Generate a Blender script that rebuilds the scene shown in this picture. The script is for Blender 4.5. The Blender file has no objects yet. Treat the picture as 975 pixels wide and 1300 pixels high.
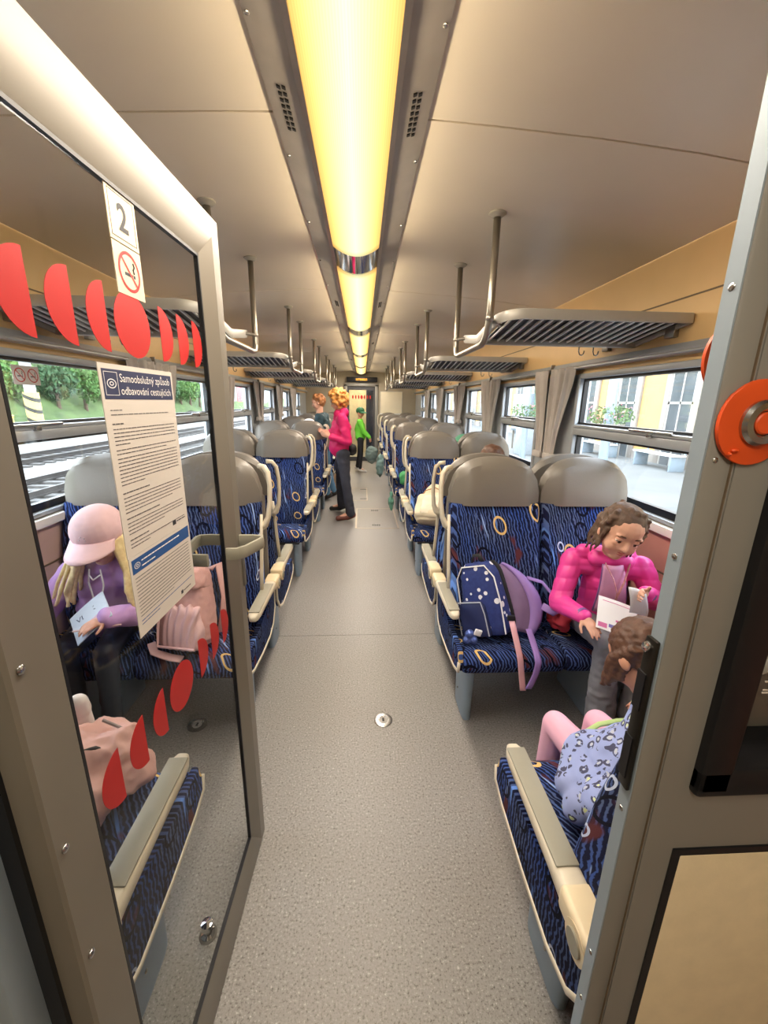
import bpy, bmesh, math, random
from mathutils import Vector, Matrix, Euler, noise as mnoise
R_ = math.radians
PI = math.pi
SC = bpy.context.scene
COL = SC.collection
V = Vector

# ------------------------------------------------------------------ materials
def lin(c):
    def g(v):
        v /= 255.0
        return v / 12.92 if v <= 0.04045 else ((v + 0.055) / 1.055) ** 2.4
    return (g(c[0]), g(c[1]), g(c[2]), 1.0)

class NT:
    def __init__(self, name):
        self.m = bpy.data.materials.new(name)
        self.m.use_nodes = True
        self.t = self.m.node_tree
        self.b = self.t.nodes['Principled BSDF']
        self.out = self.t.nodes['Material Output']
    def n(self, typ, **kw):
        nd = self.t.nodes.new(typ)
        for k, v in kw.items():
            if hasattr(nd, k) and k not in nd.inputs.keys():
                setattr(nd, k, v)
        return nd
    def set(self, nd, key, val):
        s = nd.inputs[key]
        if isinstance(val, bpy.types.NodeSocket):
            self.t.links.new(val, s)
        else:
            s.default_value = val
    def math(self, op, a, b=0.0, c=None):
        nd = self.t.nodes.new('ShaderNodeMath'); nd.operation = op
        self.set(nd, 0, a); self.set(nd, 1, b)
        if c is not None: self.set(nd, 2, c)
        return nd.outputs[0]
    def mix(self, f, a, b):
        nd = self.t.nodes.new('ShaderNodeMix'); nd.data_type = 'RGBA'
        self.set(nd, 0, f); self.set(nd, 6, a); self.set(nd, 7, b)
        return nd.outputs[2]
    def coord(self, which='Object', scale=(1, 1, 1), rot=(0, 0, 0), loc=(0, 0, 0)):
        tc = self.t.nodes.new('ShaderNodeTexCoord')
        mp = self.t.nodes.new('ShaderNodeMapping')
        self.t.links.new(tc.outputs[which], mp.inputs[0])
        mp.inputs['Location'].default_value = loc
        mp.inputs['Rotation'].default_value = rot
        mp.inputs['Scale'].default_value = scale
        return mp.outputs[0]
    def noise(self, vec, scale, detail=3, rough=.55):
        nd = self.t.nodes.new('ShaderNodeTexNoise')
        self.t.links.new(vec, nd.inputs['Vector'])
        nd.inputs['Scale'].default_value = scale
        nd.inputs['Detail'].default_value = detail
        nd.inputs['Roughness'].default_value = rough
        return nd.outputs[0]
    def ramp(self, f, stops):
        nd = self.t.nodes.new('ShaderNodeValToRGB')
        self.set(nd, 0, f)
        el = nd.color_ramp.elements
        while len(el) < len(stops): el.new(0.5)
        for e, (p, c) in zip(el, stops):
            e.position = p; e.color = c
        return nd.outputs[0]
    def bump(self, h, strength=.3, dist=.01):
        nd = self.t.nodes.new('ShaderNodeBump')
        self.set(nd, 'Height', h)
        nd.inputs['Strength'].default_value = strength
        nd.inputs['Distance'].default_value = dist
        self.t.links.new(nd.outputs[0], self.b.inputs['Normal'])
    def base(self, col, rough=.5, metal=0.0, spec=.5):
        self.set(self.b, 'Base Color', col)
        self.set(self.b, 'Roughness', rough)
        self.set(self.b, 'Metallic', metal)
        self.set(self.b, 'Specular IOR Level', spec)
        return self.m

MATS = {}
def pm(name, c, rough=.5, metal=0.0, spec=.5, var=0.08, vs=9.0, bump=0.0, bs=80.0):
    """principled colour with a faint tonal noise and optional fine bump"""
    if name in MATS: return MATS[name]
    t = NT(name)
    co = t.coord('Object')
    a = lin(c)
    if var > 0:
        lo = tuple(x * (1 - var) for x in a[:3]) + (1,)
        hi = tuple(min(1, x * (1 + var)) for x in a[:3]) + (1,)
        nz = t.noise(co, vs)
        col = t.ramp(nz, [(.3, lo), (.7, hi)])
    else:
        col = a
    t.base(col, rough, metal, spec)
    if bump > 0:
        t.bump(t.noise(co, bs, 4), bump, .004)
    MATS[name] = t.m
    return t.m

def em(name, c, strength):
    if name in MATS: return MATS[name]
    t = NT(name)
    e = t.n('ShaderNodeEmission')
    e.inputs[0].default_value = lin(c); e.inputs[1].default_value = strength
    t.t.links.new(e.outputs[0], t.out.inputs[0])
    MATS[name] = t.m
    return t.m

def glass_mat(name, tint=(1, 1, 1), refl=.06):
    t = NT(name)
    tr = t.n('ShaderNodeBsdfTransparent'); tr.inputs[0].default_value = (*tint, 1)
    gl = t.n('ShaderNodeBsdfGlossy'); gl.inputs['Roughness'].default_value = .02
    mx = t.n('ShaderNodeMixShader'); mx.inputs[0].default_value = refl
    t.t.links.new(tr.outputs[0], mx.inputs[1]); t.t.links.new(gl.outputs[0], mx.inputs[2])
    t.t.links.new(mx.outputs[0], t.out.inputs[0])
    MATS[name] = t.m
    return t.m

# ------------------------------------------------------------------ mesh builder
class MB:
    def __init__(self):
        self.bm = bmesh.new()
        self.mi = 0
    def _fin(self, faces):
        for f in faces: f.material_index = self.mi
    def box(self, c, s, rot=None, bev=0.0, seg=2):
        M = Matrix.Translation(c) @ (rot.to_4x4() if rot else Matrix.Identity(4)) @ Matrix.Diagonal((s[0], s[1], s[2], 1))
        r = bmesh.ops.create_cube(self.bm, size=1.0, matrix=M)
        vs = r['verts']
        fs = list({f for v in vs for f in v.link_faces})
        self._fin(fs)
        if bev > 0:
            es = list({e for v in vs for e in v.link_edges})
            o = bmesh.ops.bevel(self.bm, geom=es, offset=bev, segments=seg, profile=.5, affect='EDGES')
            self._fin(o['faces'])
        return self
    def bb(self, x0, x1, y0, y1, z0, z1, bev=0.0, seg=2):
        return self.box(((x0 + x1) / 2, (y0 + y1) / 2, (z0 + z1) / 2), (abs(x1 - x0), abs(y1 - y0), abs(z1 - z0)), None, bev, seg)
    def loft(self, rings, closed=True, cap=True):
        """rings: list of point lists of equal length, bridged in order"""
        rows = [[self.bm.verts.new(p) for p in r] for r in rings]
        fs = []
        n = len(rows[0])
        for a, b in zip(rows[:-1], rows[1:]):
            for i in range(n if closed else n - 1):
                j = (i + 1) % n
                try: fs.append(self.bm.faces.new((a[i], a[j], b[j], b[i])))
                except ValueError: pass
        if cap and closed:
            try:
                fs.append(self.bm.faces.new(rows[0][::-1])); fs.append(self.bm.faces.new(rows[-1]))
            except ValueError: pass
        self._fin(fs)
        return self
    def tube(self, pts, r, n=8, closed=False, flat=None, cap=True):
        """sweep a round (or flat = (w, h) rectangular/oval) section along pts; r may be a list"""
        P = [V(p) for p in pts]
        m = len(P)
        rad = r if isinstance(r, (list, tuple)) else [r] * m
        up = None
        rings = []
        for i in range(m):
            if closed: d = (P[(i + 1) % m] - P[i - 1])
            else: d = P[min(i + 1, m - 1)] - P[max(i - 1, 0)]
            if d.length < 1e-9: d = V((0, 0, 1))
            d.normalize()
            if up is None:
                up = V((0, 0, 1)) if abs(d.z) < .9 else V((1, 0, 0))
            s = d.cross(up)
            if s.length < 1e-6: s = d.orthogonal()
            s.normalize(); up = s.cross(d).normalized()
            ring = []
            for k in range(n):
                a = 2 * PI * (k + .5) / n
                if flat:
                    ca, sa = math.cos(a), math.sin(a)
                    e = .5
                    x = math.copysign(abs(ca) ** e, ca) * flat[0] / 2 * rad[i]
                    y = math.copysign(abs(sa) ** e, sa) * flat[1] / 2 * rad[i]
                    ring.append(P[i] + s * x + up * y)
                else:
                    ring.append(P[i] + (s * math.cos(a) + up * math.sin(a)) * rad[i])
            rings.append(ring)
        if closed: rings.append(rings[0])
        if closed:
            rows = [[self.bm.verts.new(p) for p in q] for q in rings[:-1]]
            fs = []
            for i in range(len(rows)):
                a, b = rows[i], rows[(i + 1) % len(rows)]
                for k in range(n):
                    fs.append(self.bm.faces.new((a[k], a[(k + 1) % n], b[(k + 1) % n], b[k])))
            self._fin(fs)
            return self
        return self.loft(rings, True, cap)
    def cyl(self, p, q, r1, r2=None, n=16):
        return self.tube([p, q], [r1, r1 if r2 is None else r2], n)
    def prism(self, pts, axis, a, b, bev=0.0, seg=2):
        """2-D outline pts extruded from a to b along axis ('x': pts are (y,z); 'y': (x,z); 'z': (x,y))"""
        def P(u, w, t):
            return {'x': (t, u, w), 'y': (u, t, w), 'z': (u, w, t)}[axis]
        A = [self.bm.verts.new(P(u, w, a)) for u, w in pts]
        B = [self.bm.verts.new(P(u, w, b)) for u, w in pts]
        n = len(pts); fs = []
        for i in range(n):
            j = (i + 1) % n
            fs.append(self.bm.faces.new((A[i], A[j], B[j], B[i])))
        fs.append(self.bm.faces.new(A[::-1])); fs.append(self.bm.faces.new(B))
        self._fin(fs)
        if bev > 0:
            es = list({e for f in fs[-2:] for e in f.edges})
            o = bmesh.ops.bevel(self.bm, geom=es, offset=bev, segments=seg, profile=.5, affect='EDGES')
            self._fin(o['faces'])
        return self
    def ell(self, c, r, rot=None, u=14, v=9):
        if not isinstance(r, (list, tuple)): r = (r, r, r)
        M = Matrix.Translation(c) @ (rot.to_4x4() if rot else Matrix.Identity(4)) @ Matrix.Diagonal((r[0], r[1], r[2], 1))
        o = bmesh.ops.create_uvsphere(self.bm, u_segments=u, v_segments=v, radius=1.0, matrix=M)
        self._fin({f for w in o['verts'] for f in w.link_faces})
        return self
    def cap(self, p, q, r1, r2, n=12):
        """capsule with different end radii"""
        self.ell(p, r1, None, n, 8); self.ell(q, r2, None, n, 8)
        return self.tube([p, q], [r1, r2], n)
    def grid(self, fn, nu, nv):
        rows = [[self.bm.verts.new(fn(i / nu, j / nv)) for j in range(nv + 1)] for i in range(nu + 1)]
        fs = []
        for i in range(nu):
            for j in range(nv):
                fs.append(self.bm.faces.new((rows[i][j], rows[i + 1][j], rows[i + 1][j + 1], rows[i][j + 1])))
        self._fin(fs)
        return self
    def lathe(self, prof, c=(0, 0, 0), n=20, rot=None):
        rings = []
        for r, z in prof:
            ring = []
            for k in range(n):
                a = 2 * PI * k / n
                p = V((max(r, 1e-4) * math.cos(a), max(r, 1e-4) * math.sin(a), z))
                if rot: p = rot @ p
                ring.append(p + V(c))
            rings.append(ring)
        return self.loft(rings, True, True)
    def xform(self, M):
        bmesh.ops.transform(self.bm, matrix=M, verts=self.bm.verts)
        return self
    def build(self, name, mats, parent=None, world=True, sharp=35, thick=0.0):
        """link as ONE object; geometry is given in world space unless world=False"""
        bm = self.bm
        if thick:
            bmesh.ops.recalc_face_normals(bm, faces=bm.faces)
            bmesh.ops.solidify(bm, geom=list(bm.faces), thickness=thick)
        bmesh.ops.recalc_face_normals(bm, faces=bm.faces)
        if parent is not None and world:
            bmesh.ops.transform(bm, matrix=wm(parent).inverted(), verts=bm.verts)
        me = bpy.data.meshes.new(name)
        bm.to_mesh(me); bm.free()
        return link_mesh(name, me, mats, parent, sharp)

def wm(o):
    M = Matrix.Translation(o.location) @ o.rotation_euler.to_matrix().to_4x4()
    return (wm(o.parent) @ M) if o.parent else M

def link_mesh(name, me, mats, parent=None, sharp=35):
    if not isinstance(mats, (list, tuple)): mats = [mats]
    for m in mats: me.materials.append(m)
    for p in me.polygons: p.use_smooth = True
    if sharp: me.set_sharp_from_angle(angle=R_(sharp))
    o = bpy.data.objects.new(name, me)
    COL.objects.link(o)
    if parent is not None: o.parent = parent
    return o

def tag(o, label, cat, group=None):
    o['label'] = label; o['category'] = cat
    if group: o['group'] = group
    return o
def thing(name, label, cat, loc=(0, 0, 0), rz=0.0, group=None):
    o = bpy.data.objects.new(name, None)
    o.empty_display_size = .1
    COL.objects.link(o)
    o.location = loc; o.rotation_euler = (0, 0, rz)
    return tag(o, label, cat, group)
def struct(o):
    o['kind'] = 'structure'
    return o
def empty_struct(name):
    o = bpy.data.objects.new(name, None); COL.objects.link(o)
    return struct(o)
KIDS = {}
def dup(root, loc, rz, label, group=None):
    r = root.copy(); COL.objects.link(r)
    r.location = loc; r.rotation_euler = (0, 0, rz); r['label'] = label
    if group: r['group'] = group
    for ch in list(root.children):
        c = ch.copy(); COL.objects.link(c); c.parent = r
        for g in list(ch.children):
            d = g.copy(); COL.objects.link(d); d.parent = c
    return r

def blob(mb, voxel=.006, smooth=6, post=None, dec=None):
    """fuse the closed shapes of a builder into one continuous surface"""
    bm = mb.bm
    bmesh.ops.recalc_face_normals(bm, faces=bm.faces)
    me = bpy.data.meshes.new('t'); bm.to_mesh(me); bm.free()
    o = bpy.data.objects.new('t', me); COL.objects.link(o)
    md = o.modifiers.new('r', 'REMESH'); md.mode = 'VOXEL'; md.voxel_size = voxel; md.adaptivity = 0
    if smooth:
        s = o.modifiers.new('s', 'SMOOTH'); s.iterations = smooth; s.factor = .5
    dg = bpy.context.evaluated_depsgraph_get()
    m2 = bpy.data.meshes.new_from_object(o.evaluated_get(dg))
    bpy.data.objects.remove(o); bpy.data.meshes.remove(me)
    if post:
        ns = [v.normal.copy() for v in m2.vertices]
        for v, nn in zip(m2.vertices, ns):
            v.co += post(v.co, nn)
    return m2
def blob_build(name, mb, mats, parent=None, voxel=.006, smooth=6, post=None, sharp=0):
    me = blob(mb, voxel, smooth, post)
    if parent is not None: me.transform(wm(parent).inverted())
    me.name = name
    return link_mesh(name, me, mats, parent, sharp)

def text_mesh(s, size, M, mb, align='LEFT', sx=1.0, bold=0.0):
    """lettering as flat mesh added to a builder (xy plane of M)"""
    cu = bpy.data.curves.new('t', 'FONT')
    cu.body = s; cu.size = size; cu.align_x = align; cu.resolution_u = 3; cu.offset = bold
    o = bpy.data.objects.new('t', cu); COL.objects.link(o)
    dg = bpy.context.evaluated_depsgraph_get()
    me = bpy.data.meshes.new_from_object(o.evaluated_get(dg))
    me.transform(M @ Matrix.Diagonal((sx, 1, 1, 1)))
    n0 = len(mb.bm.faces)
    mb.bm.from_mesh(me)
    mb.bm.faces.ensure_lookup_table()
    for f in mb.bm.faces[n0:]: f.material_index = mb.mi
    bpy.data.objects.remove(o); bpy.data.meshes.remove(me); bpy.data.curves.remove(cu)

def nz(p, s=1.0):
    return mnoise.noise(V(p) * s)
def lerp(a, b, t): return a + (b - a) * t
EXPO, SKY, TUBE_W, VEST_W, SIDE_W = 1.4, 4.8, 11.0, 4.4, 1.7
# ------------------------------------------------------------------ camera
cam = bpy.data.cameras.new('camera')
cam.sensor_fit = 'HORIZONTAL'; cam.sensor_width = 36.0; cam.lens = 36.0 * 519 / 975
cam.clip_start = .02; cam.clip_end = 600
co = bpy.data.objects.new('camera', cam); COL.objects.link(co)
co.matrix_world = Matrix(((.9986, -.0010, -.0532, .03), (-.0511, .2601, -.9642, 0), (.0148, .9656, .2597, 1.55), (0, 0, 0, 1)))
SC.camera = co
vs_ = SC.view_settings
SC.display_settings.display_device = 'sRGB'
vs_.view_transform = 'Standard'; vs_.look = 'None'; vs_.exposure = EXPO; vs_.gamma = 1.0; vs_.use_curve_mapping = False
SC.cycles.max_bounces = 10; SC.cycles.diffuse_bounces = 5; SC.cycles.glossy_bounces = 4
SC.cycles.transparent_max_bounces = 16; SC.cycles.caustics_reflective = False; SC.cycles.caustics_refractive = False
SC.cycles.sample_clamp_indirect = 6.0

# overcast sky
w = bpy.data.worlds.new('sky'); SC.world = w; w.use_nodes = True
nt = w.node_tree
bg = nt.nodes['Background']
tc = nt.nodes.new('ShaderNodeTexCoord'); sp = nt.nodes.new('ShaderNodeSeparateXYZ')
rp = nt.nodes.new('ShaderNodeValToRGB')
nt.links.new(tc.outputs['Generated'], sp.inputs[0]); nt.links.new(sp.outputs['Z'], rp.inputs[0])
el = rp.color_ramp.elements
el[0].position = 0.0; el[0].color = (.93, .96, 1.0, 1)
el[1].position = .6; el[1].color = (.78, .87, 1.0, 1)
nt.links.new(rp.outputs[0], bg.inputs[0]); bg.inputs[1].default_value = SKY

# ------------------------------------------------------------------ shell materials
t = NT('speckled_vinyl'); c_ = t.coord('Object')
n1 = t.noise(c_, 130, 2, .75); n2 = t.noise(c_, 2.2, 4); n3 = t.noise(c_, 90, 3)
col = t.ramp(n1, [(.30, lin((74, 70, 66))), (.44, lin((142, 139, 135))), (.62, lin((154, 151, 147))), (.72, lin((206, 202, 196)))])
col = t.mix(t.math('MULTIPLY', n2, .35), col, lin((128, 116, 104)))
t.base(col, t.math('ADD', t.math('MULTIPLY', n3, .25), .30), 0, .5)
t.bump(n3, .12, .002)
M_floor = t.m
M_floor2 = pm('smooth_vinyl', (160, 156, 150), .34, var=.08, vs=5)
M_ceil = pm('ceiling_panel', (230, 220, 206), .32, var=.04, vs=2, spec=.4)
M_ceil_gap = pm('panel_joint', (112, 96, 76), .6)
M_upper = pm('warm_wall_panel', (226, 190, 134), .45, var=.05, vs=3)
M_lower = pm('rose_wall_panel', (196, 142, 126), .5, var=.06, vs=6)
M_lower_l = pm('rose_wall_panel_lit', (206, 176, 162), .5, var=.06, vs=6)  # left wall's brighter lighting put into a paler copy of the rose
M_alu = pm('aluminium', (186, 190, 194), .34, .5, var=.05)
M_frame = pm('window_frame_metal', (172, 178, 184), .38, .2, var=.05)
M_grey = pm('grey_lacquer', (140, 137, 130), .42, .1, var=.04, vs=4)
M_greyd = pm('grey_lacquer_dark', (112, 108, 100), .42, .2, var=.05, vs=4)
M_blueg = pm('blue_grey_lacquer', (146, 160, 170), .4, .1, var=.05)
M_rub = pm('black_rubber', (16, 17, 22), .45, var=.1)
M_white = pm('white_lacquer', (232, 232, 228), .4, var=.02)
M_beige = pm('beige_laminate', (226, 208, 172), .5, var=.04, vs=30, bump=.08, bs=300)
M_steel = pm('brushed_steel', (190, 190, 188), .25, 1.0, var=.04)
M_chrome = pm('chrome', (220, 220, 222), .08, 1.0, var=0)
M_flange = pm('channel_metal', (166, 160, 156), .36, .3, var=.10, vs=7)
M_winglass = glass_mat('window_glass', (.97, .985, .98), .05)
M_doorglass = glass_mat('door_glass', (.95, .955, .95), .045)
M_wallback = pm('outer_skin', (120, 125, 128), .6)

YF = 11.0            # far end wall
# floor ------------------------------------------------------------
m = MB(); m.bb(-1.5, 1.5, -1.3, 2.50, -.06, 0); m.build('floor', M_floor).__setitem__('kind', 'structure')
m = MB(); m.bb(-1.5, 1.5, 2.504, YF, -.06, 0); struct(m.build('floor_far', M_floor))
m = MB(); m.bb(-1.5, 1.5, YF, 13.2, -.06, 0); struct(m.build('floor_vestibule', M_floor2))
# ceiling ----------------------------------------------------------
prof = [(.2, 2.292), (.4, 2.284), (.7, 2.268), (1.0, 2.245), (1.2, 2.222), (1.35, 2.19)]
m = MB()
ys = [-1.3] + [-.44 + 1.78 * i for i in range(0, 7)] + [13.2]
for s in (-1, 1):
    for a, b in zip(ys[:-1], ys[1:]):
        pts = [(s * x, z) for x, z in prof] + [(s * x, z + .03) for x, z in reversed(prof)]
        m.prism(pts, 'y', a + .004, b - .004)
m.mi = 1
for s in (-1, 1):
    pts = [(s * x, z + .012) for x, z in prof] + [(s * x, z + .05) for x, z in reversed(prof)]
    m.prism(pts, 'y', -1.3, 13.2)
m.bb(-.25, .25, -1.3, 13.2, 2.36, 2.40)
struct(m.build('ceiling', [M_ceil, M_ceil_gap]))
# light channel flanges --------------------------------------------
for k, s in enumerate((-1, 1)):
    m = MB()
    pts = [(s * .118, 2.250), (s * .205, 2.281), (s * .205, 2.297), (s * .112, 2.297)]
    m.prism(pts, 'y', -1.3, YF)
    m.bb(s * .106, s * .120, -1.3, YF, 2.236, 2.30)
    tr = struct(m.build('trim_%d' % (k + 1), M_flange))
    for i in range(5):
        y0 = 1.20 + 2.13 * i
        m = MB()
        for r in range(2):
            for j in range(8):
                x = s * (.156 + .013 * r); z = lerp(2.250, 2.281, (abs(x) - .118) / .087) - .0022
                m.box((x, y0 + .022 * j + .006 * r, z), (.009, .009, .003), Euler((0, -s * .342, 0)).to_matrix())
        m.build('vent_slots', M_rub, tr)
    m = MB()
    for i in range(22):
        x = s * .195; z = 2.2755
        m.ell((x, .55 + .48 * i, z), (.006, .006, .003), None, 8, 6)
    m.build('screws', M_steel, tr)
# walls with window openings ----------------------------------------
SILL, WTOP = 1.03, 1.74
WINS = [(1.02, 2.68)] + [(3.24 + 1.44 * i, 4.12 + 1.44 * i) for i in range(5)]
def wall(side, name, mlow):
    s = side; x0, x1 = s * 1.42, s * 1.50
    m = MB()
    m.bb(x0, x1, -1.3, 13.2, 0, SILL)
    m.mi = 1
    m.bb(x0, x1, -1.3, 13.2, WTOP, 1.80)
    edges = [-1.3] + [e for wdw in WINS for e in wdw] + [13.2]
    m.mi = 2
    for a, b in zip(edges[0::2], edges[1::2]):
        m.bb(x0, x1, a, b, SILL, WTOP)
    m.mi = 1
    pts = [(s * 1.42, 1.80), (s * 1.415, 1.95), (s * 1.395, 2.09), (s * 1.352, 2.192), (s * 1.40, 2.24), (s * 1.50, 2.10), (s * 1.50, 1.80)]
    m.prism(pts, 'y', -1.3, 13.2)
    o = struct(m.build(name, [mlow, M_upper, M_frame], sharp=25))
    m = MB()
    for z in (2.0,):
        m.bb(s * 1.405, s * 1.413, -1.3, YF, z - .003, z + .003)
    for yy in [-.44 + 1.78 * i for i in range(7)]:
        m.bb(s * 1.414, s * 1.4205, yy - .003, yy + .003, .1, SILL)
    m.bb(s * 1.414, s * 1.4205, .45, YF, .80, .806)
    m.build('panel_joints', M_ceil_gap, o)
    # curtain rail along the window heads, white sill strip, skirting duct
    m = MB()
    m.prism([(s * 1.42, 1.765), (s * 1.385, 1.768), (s * 1.378, 1.79), (s * 1.385, 1.812), (s * 1.42, 1.818)], 'y', .45, YF)
    m.tube([(s * 1.372, .45, 1.775), (s * 1.372, YF, 1.775)], .006, 8)
    struct(m.build('trim_%d' % (3 if s < 0 else 4), M_alu))
    m = MB(); m.bb(s * 1.385, s * 1.42, .45, YF, SILL - .045, SILL - .005, .006)
    struct(m.build('trim_%d' % (5 if s < 0 else 6), M_white))
    m = MB(); m.bb(s * 1.34, s * 1.42, .46, YF, 0, .16, .008)
    struct(m.build('baseboard_%s' % ('left' if s < 0 else 'right'), M_greyd))
wall(-1, 'wall_left', M_lower_l); wall(1, 'wall_right', M_lower)
# windows ------------------------------------------------------------
wi = 0
for s in (-1, 1):
    for (a, b) in WINS:
        wi += 1
        o = empty_struct('window_%d' % wi)
        m = MB()
        t_ = .035; xa, xb = s * 1.405, s * 1.47
        m.bb(xa, xb, a, a + t_, SILL, WTOP, .004); m.bb(xa, xb, b - t_, b, SILL, WTOP, .004)
        m.bb(xa, xb, a + t_, b - t_, WTOP - .03, WTOP, .004); m.bb(xa, xb, a + t_, b - t_, SILL, SILL + .02, .004)
        m.bb(s * 1.40, s * 1.47, a + t_, b - t_, 1.365, 1.410, .006)
        m.bb(s * 1.392, s * 1.425, a + t_, b - t_, 1.412, 1.428, .004)
        m.build('window_frame', M_frame, o)
        m = MB(); g = .014; xa, xb = s * 1.432, s * 1.46
        for (z0, z1) in ((SILL + .02, 1.365), (1.428, WTOP - .03)):
            ya, yb = a + t_, b - t_
            m.bb(xa, xb, ya, ya + g, z0, z1); m.bb(xa, xb, yb - g, yb, z0, z1)
            m.bb(xa, xb, ya + g, yb - g, z0, z0 + g + (.02 if z0 < 1.2 else 0)); m.bb(xa, xb, ya + g, yb - g, z1 - g, z1)
        m.build('gasket', M_rub, o)
        m = MB(); m.bb(s * 1.446, s * 1.450, a + t_, b - t_, SILL + .02, 1.366)
        m.build('pane', M_winglass, o)
        m = MB(); m.bb(s * 1.446, s * 1.450, a + t_, b - t_, 1.427, WTOP - .03)
        m.build('pane', M_winglass, o)
        m = MB(); yc = (a + b) / 2 + .05
        m.box((s * 1.385, yc, 1.432), (.012, .30, .012), None, .004)
        m.box((s * 1.392, yc, 1.420), (.02, .03, .03), None, .004)
        m.build('handle', M_steel, o)
# near partition ------------------------------------------------------
m = MB()
m.bb(.395, 1.42, .38, .44, 0, .95); m.bb(.395, .47, .38, .44, .95, 2.19); m.bb(1.32, 1.42, .38, .44, .95, 2.19)
m.bb(.47, 1.32, .38, .44, 1.95, 2.19); 
m.bb(.364, .40, .3815, .402, 0, 2.20, .004)
m.bb(.47, 1.32, .38, .44, .95, 1.095)
o = struct(m.build('wall_near_right', M_grey))
m = MB(); m.bb(.3632, .366, .3835, .4025, 0, 2.2)
m.build('edge_strip', M_blueg, o)
m = MB(); m.bb(.3905, .3912, .3790, .3815, 0, 2.2); m.build('seam', M_ceil_gap, o)
m = MB(); m.bb(.444, 1.30, .3765, .3815, .10, .985, .002); m.build('lower_panel', M_beige, o)
m = MB(); m.bb(.434, 1.31, .3775, .382, .09, .995); m.build('panel_gasket', M_rub, o)
m = MB()
m.bb(.434, .476, .368, .444, 1.095, 1.95, .006); m.bb(1.31, 1.352, .368, .444, 1.095, 1.95, .006)
m.bb(.434, 1.352, .368, .444, 1.09, 1.132, .006); m.bb(.434, 1.352, .368, .444, 1.915, 1.955, .006)
m.build('window_gasket', M_rub, o)
m = MB(); m.bb(.46, 1.33, .405, .411, 1.11, 1.94); pane = m.build('pane', M_doorglass, o)
m = MB()
for j, (z, wd) in enumerate([(1.252, .05), (1.246, .036), (1.240, .044), (1.226, .012), (1.214, .03), (1.210, .018)]):
    m.bb(.522, .522 + wd, .4035, .4045, z, z + .0016)
m.lathe([(.006, 0), (.006, .001)], (.545, .404, 1.230), 14, Euler((PI / 2, 0, 0)).to_matrix())
m.build('glass_stamp', pm('faint_white_print', (206, 196, 186), .6), pane)
# door lock keeper on the jamb
m = MB()
m.bb(.3585, .364, .386, .404, 1.085, 1.295, .002)
lk = m.build('strike_plate', pm('dark_metal', (46, 44, 40), .4, .7), o)
m = MB(); m.bb(.3570, .359, .391, .404, 1.20, 1.25); m.bb(.3570, .359, .391, .404, 1.10, 1.16)
m.build('slot', M_rub, lk)
m = MB(); m.box((.357, .398, 1.283), (.006, .012, .012), Euler((.4, .3, 0)).to_matrix(), .004); m.build('latch_tip', M_chrome, lk)
m = MB()
for z in (1.655, 1.395, .78, .68, 1.05):
    m.ell((.3635, .393, z), (.002, .004, .004), None, 10, 6)
for z in (1.50, 1.75): m.ell((.374, .3812, z), (.003, .0015, .003), None, 10, 6)
m.build('screws', M_steel, o)
m = MB(); m.bb(-.40, .40, .38, .44, 1.99, 2.30); struct(m.build('wall_near_header', M_grey))
# left jamb and partition
m = MB()
m.bb(-1.42, -.50, .38, .44, 0, 2.19); m.bb(-.50, -.415, .36, .44, 0, 2.20, .010)
o = struct(m.build('wall_near_left', M_blueg))
m = MB(); m.bb(-1.36, -.466, .3545, .383, .10, 1.06, .002); m.build('lower_panel', M_beige, o)
m = MB(); m.bb(-1.37, -.456, .3565, .384, .09, 1.07); m.build('panel_gasket', M_rub, o)
m = MB(); m.bb(-.416, -.394, .40, .43, 0, 1.99); m.build('jamb_gasket', M_rub, o)
# vestibule behind the camera
m = MB(); m.bb(-1.5, 1.5, -1.36, -1.3, 0, 2.3); struct(m.build('wall_rear', pm('vestibule_wall', (206, 190, 160), .5)))
# far end wall with doorway ------------------------------------------
M_fw = pm('end_wall_panel', (168, 158, 138), .5, var=.05, vs=3)
m = MB()
m.bb(-1.42, -.42, YF, YF + .06, 0, 2.32); m.bb(.42, 1.42, YF, YF + .06, 0, 2.32); m.bb(-.42, .42, YF, YF + .06, 1.97, 2.36)
o = struct(m.build('wall_far', M_fw))
m = MB()
for s in (-1, 1):
    m.bb(s * .36, s * .44, YF - .03, YF + .07, 0, 1.97, .006)
m.bb(-.44, .44, YF - .03, YF + .07, 1.93, 2.0, .006)
struct(m.build('trim_7', M_grey))
d = empty_struct('door_1')
m = MB(); y0, y1 = YF + .015, YF + .045
m.bb(-.36, -.31, y0, y1, 0.01, 1.93); m.bb(.31, .36, y0, y1, 0.01, 1.93); m.bb(-.31, .31, y0, y1, 1.84, 1.93); m.bb(-.31, .31, y0, y1, .01, .12)
m.build('door_frame', pm('door_frame_dark', (70, 70, 74), .5), d)
m = MB(); m.bb(-.31, .31, YF + .028, YF + .032, .12, 1.84); m.build('pane', M_doorglass, d)
M_red = pm('red_film', (184, 20, 18), .45, var=.03)
m = MB()
for i in range(-3, 4):
    hw = .034 if i == 0 else .02
    m.lathe([(1, 0), (1, .001)], (0, 0, 0), 14)
    vs2 = m.bm.verts[:] if False else None
    m.bm.verts.ensure_lookup_table()
    for v in m.bm.verts[-28:]:
        v.co = V((.01 + i * .075 + v.co.x * hw, YF + .024 - v.co.z, 1.665 + v.co.y * .05))
m.build('decals', M_red, d)
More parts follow.
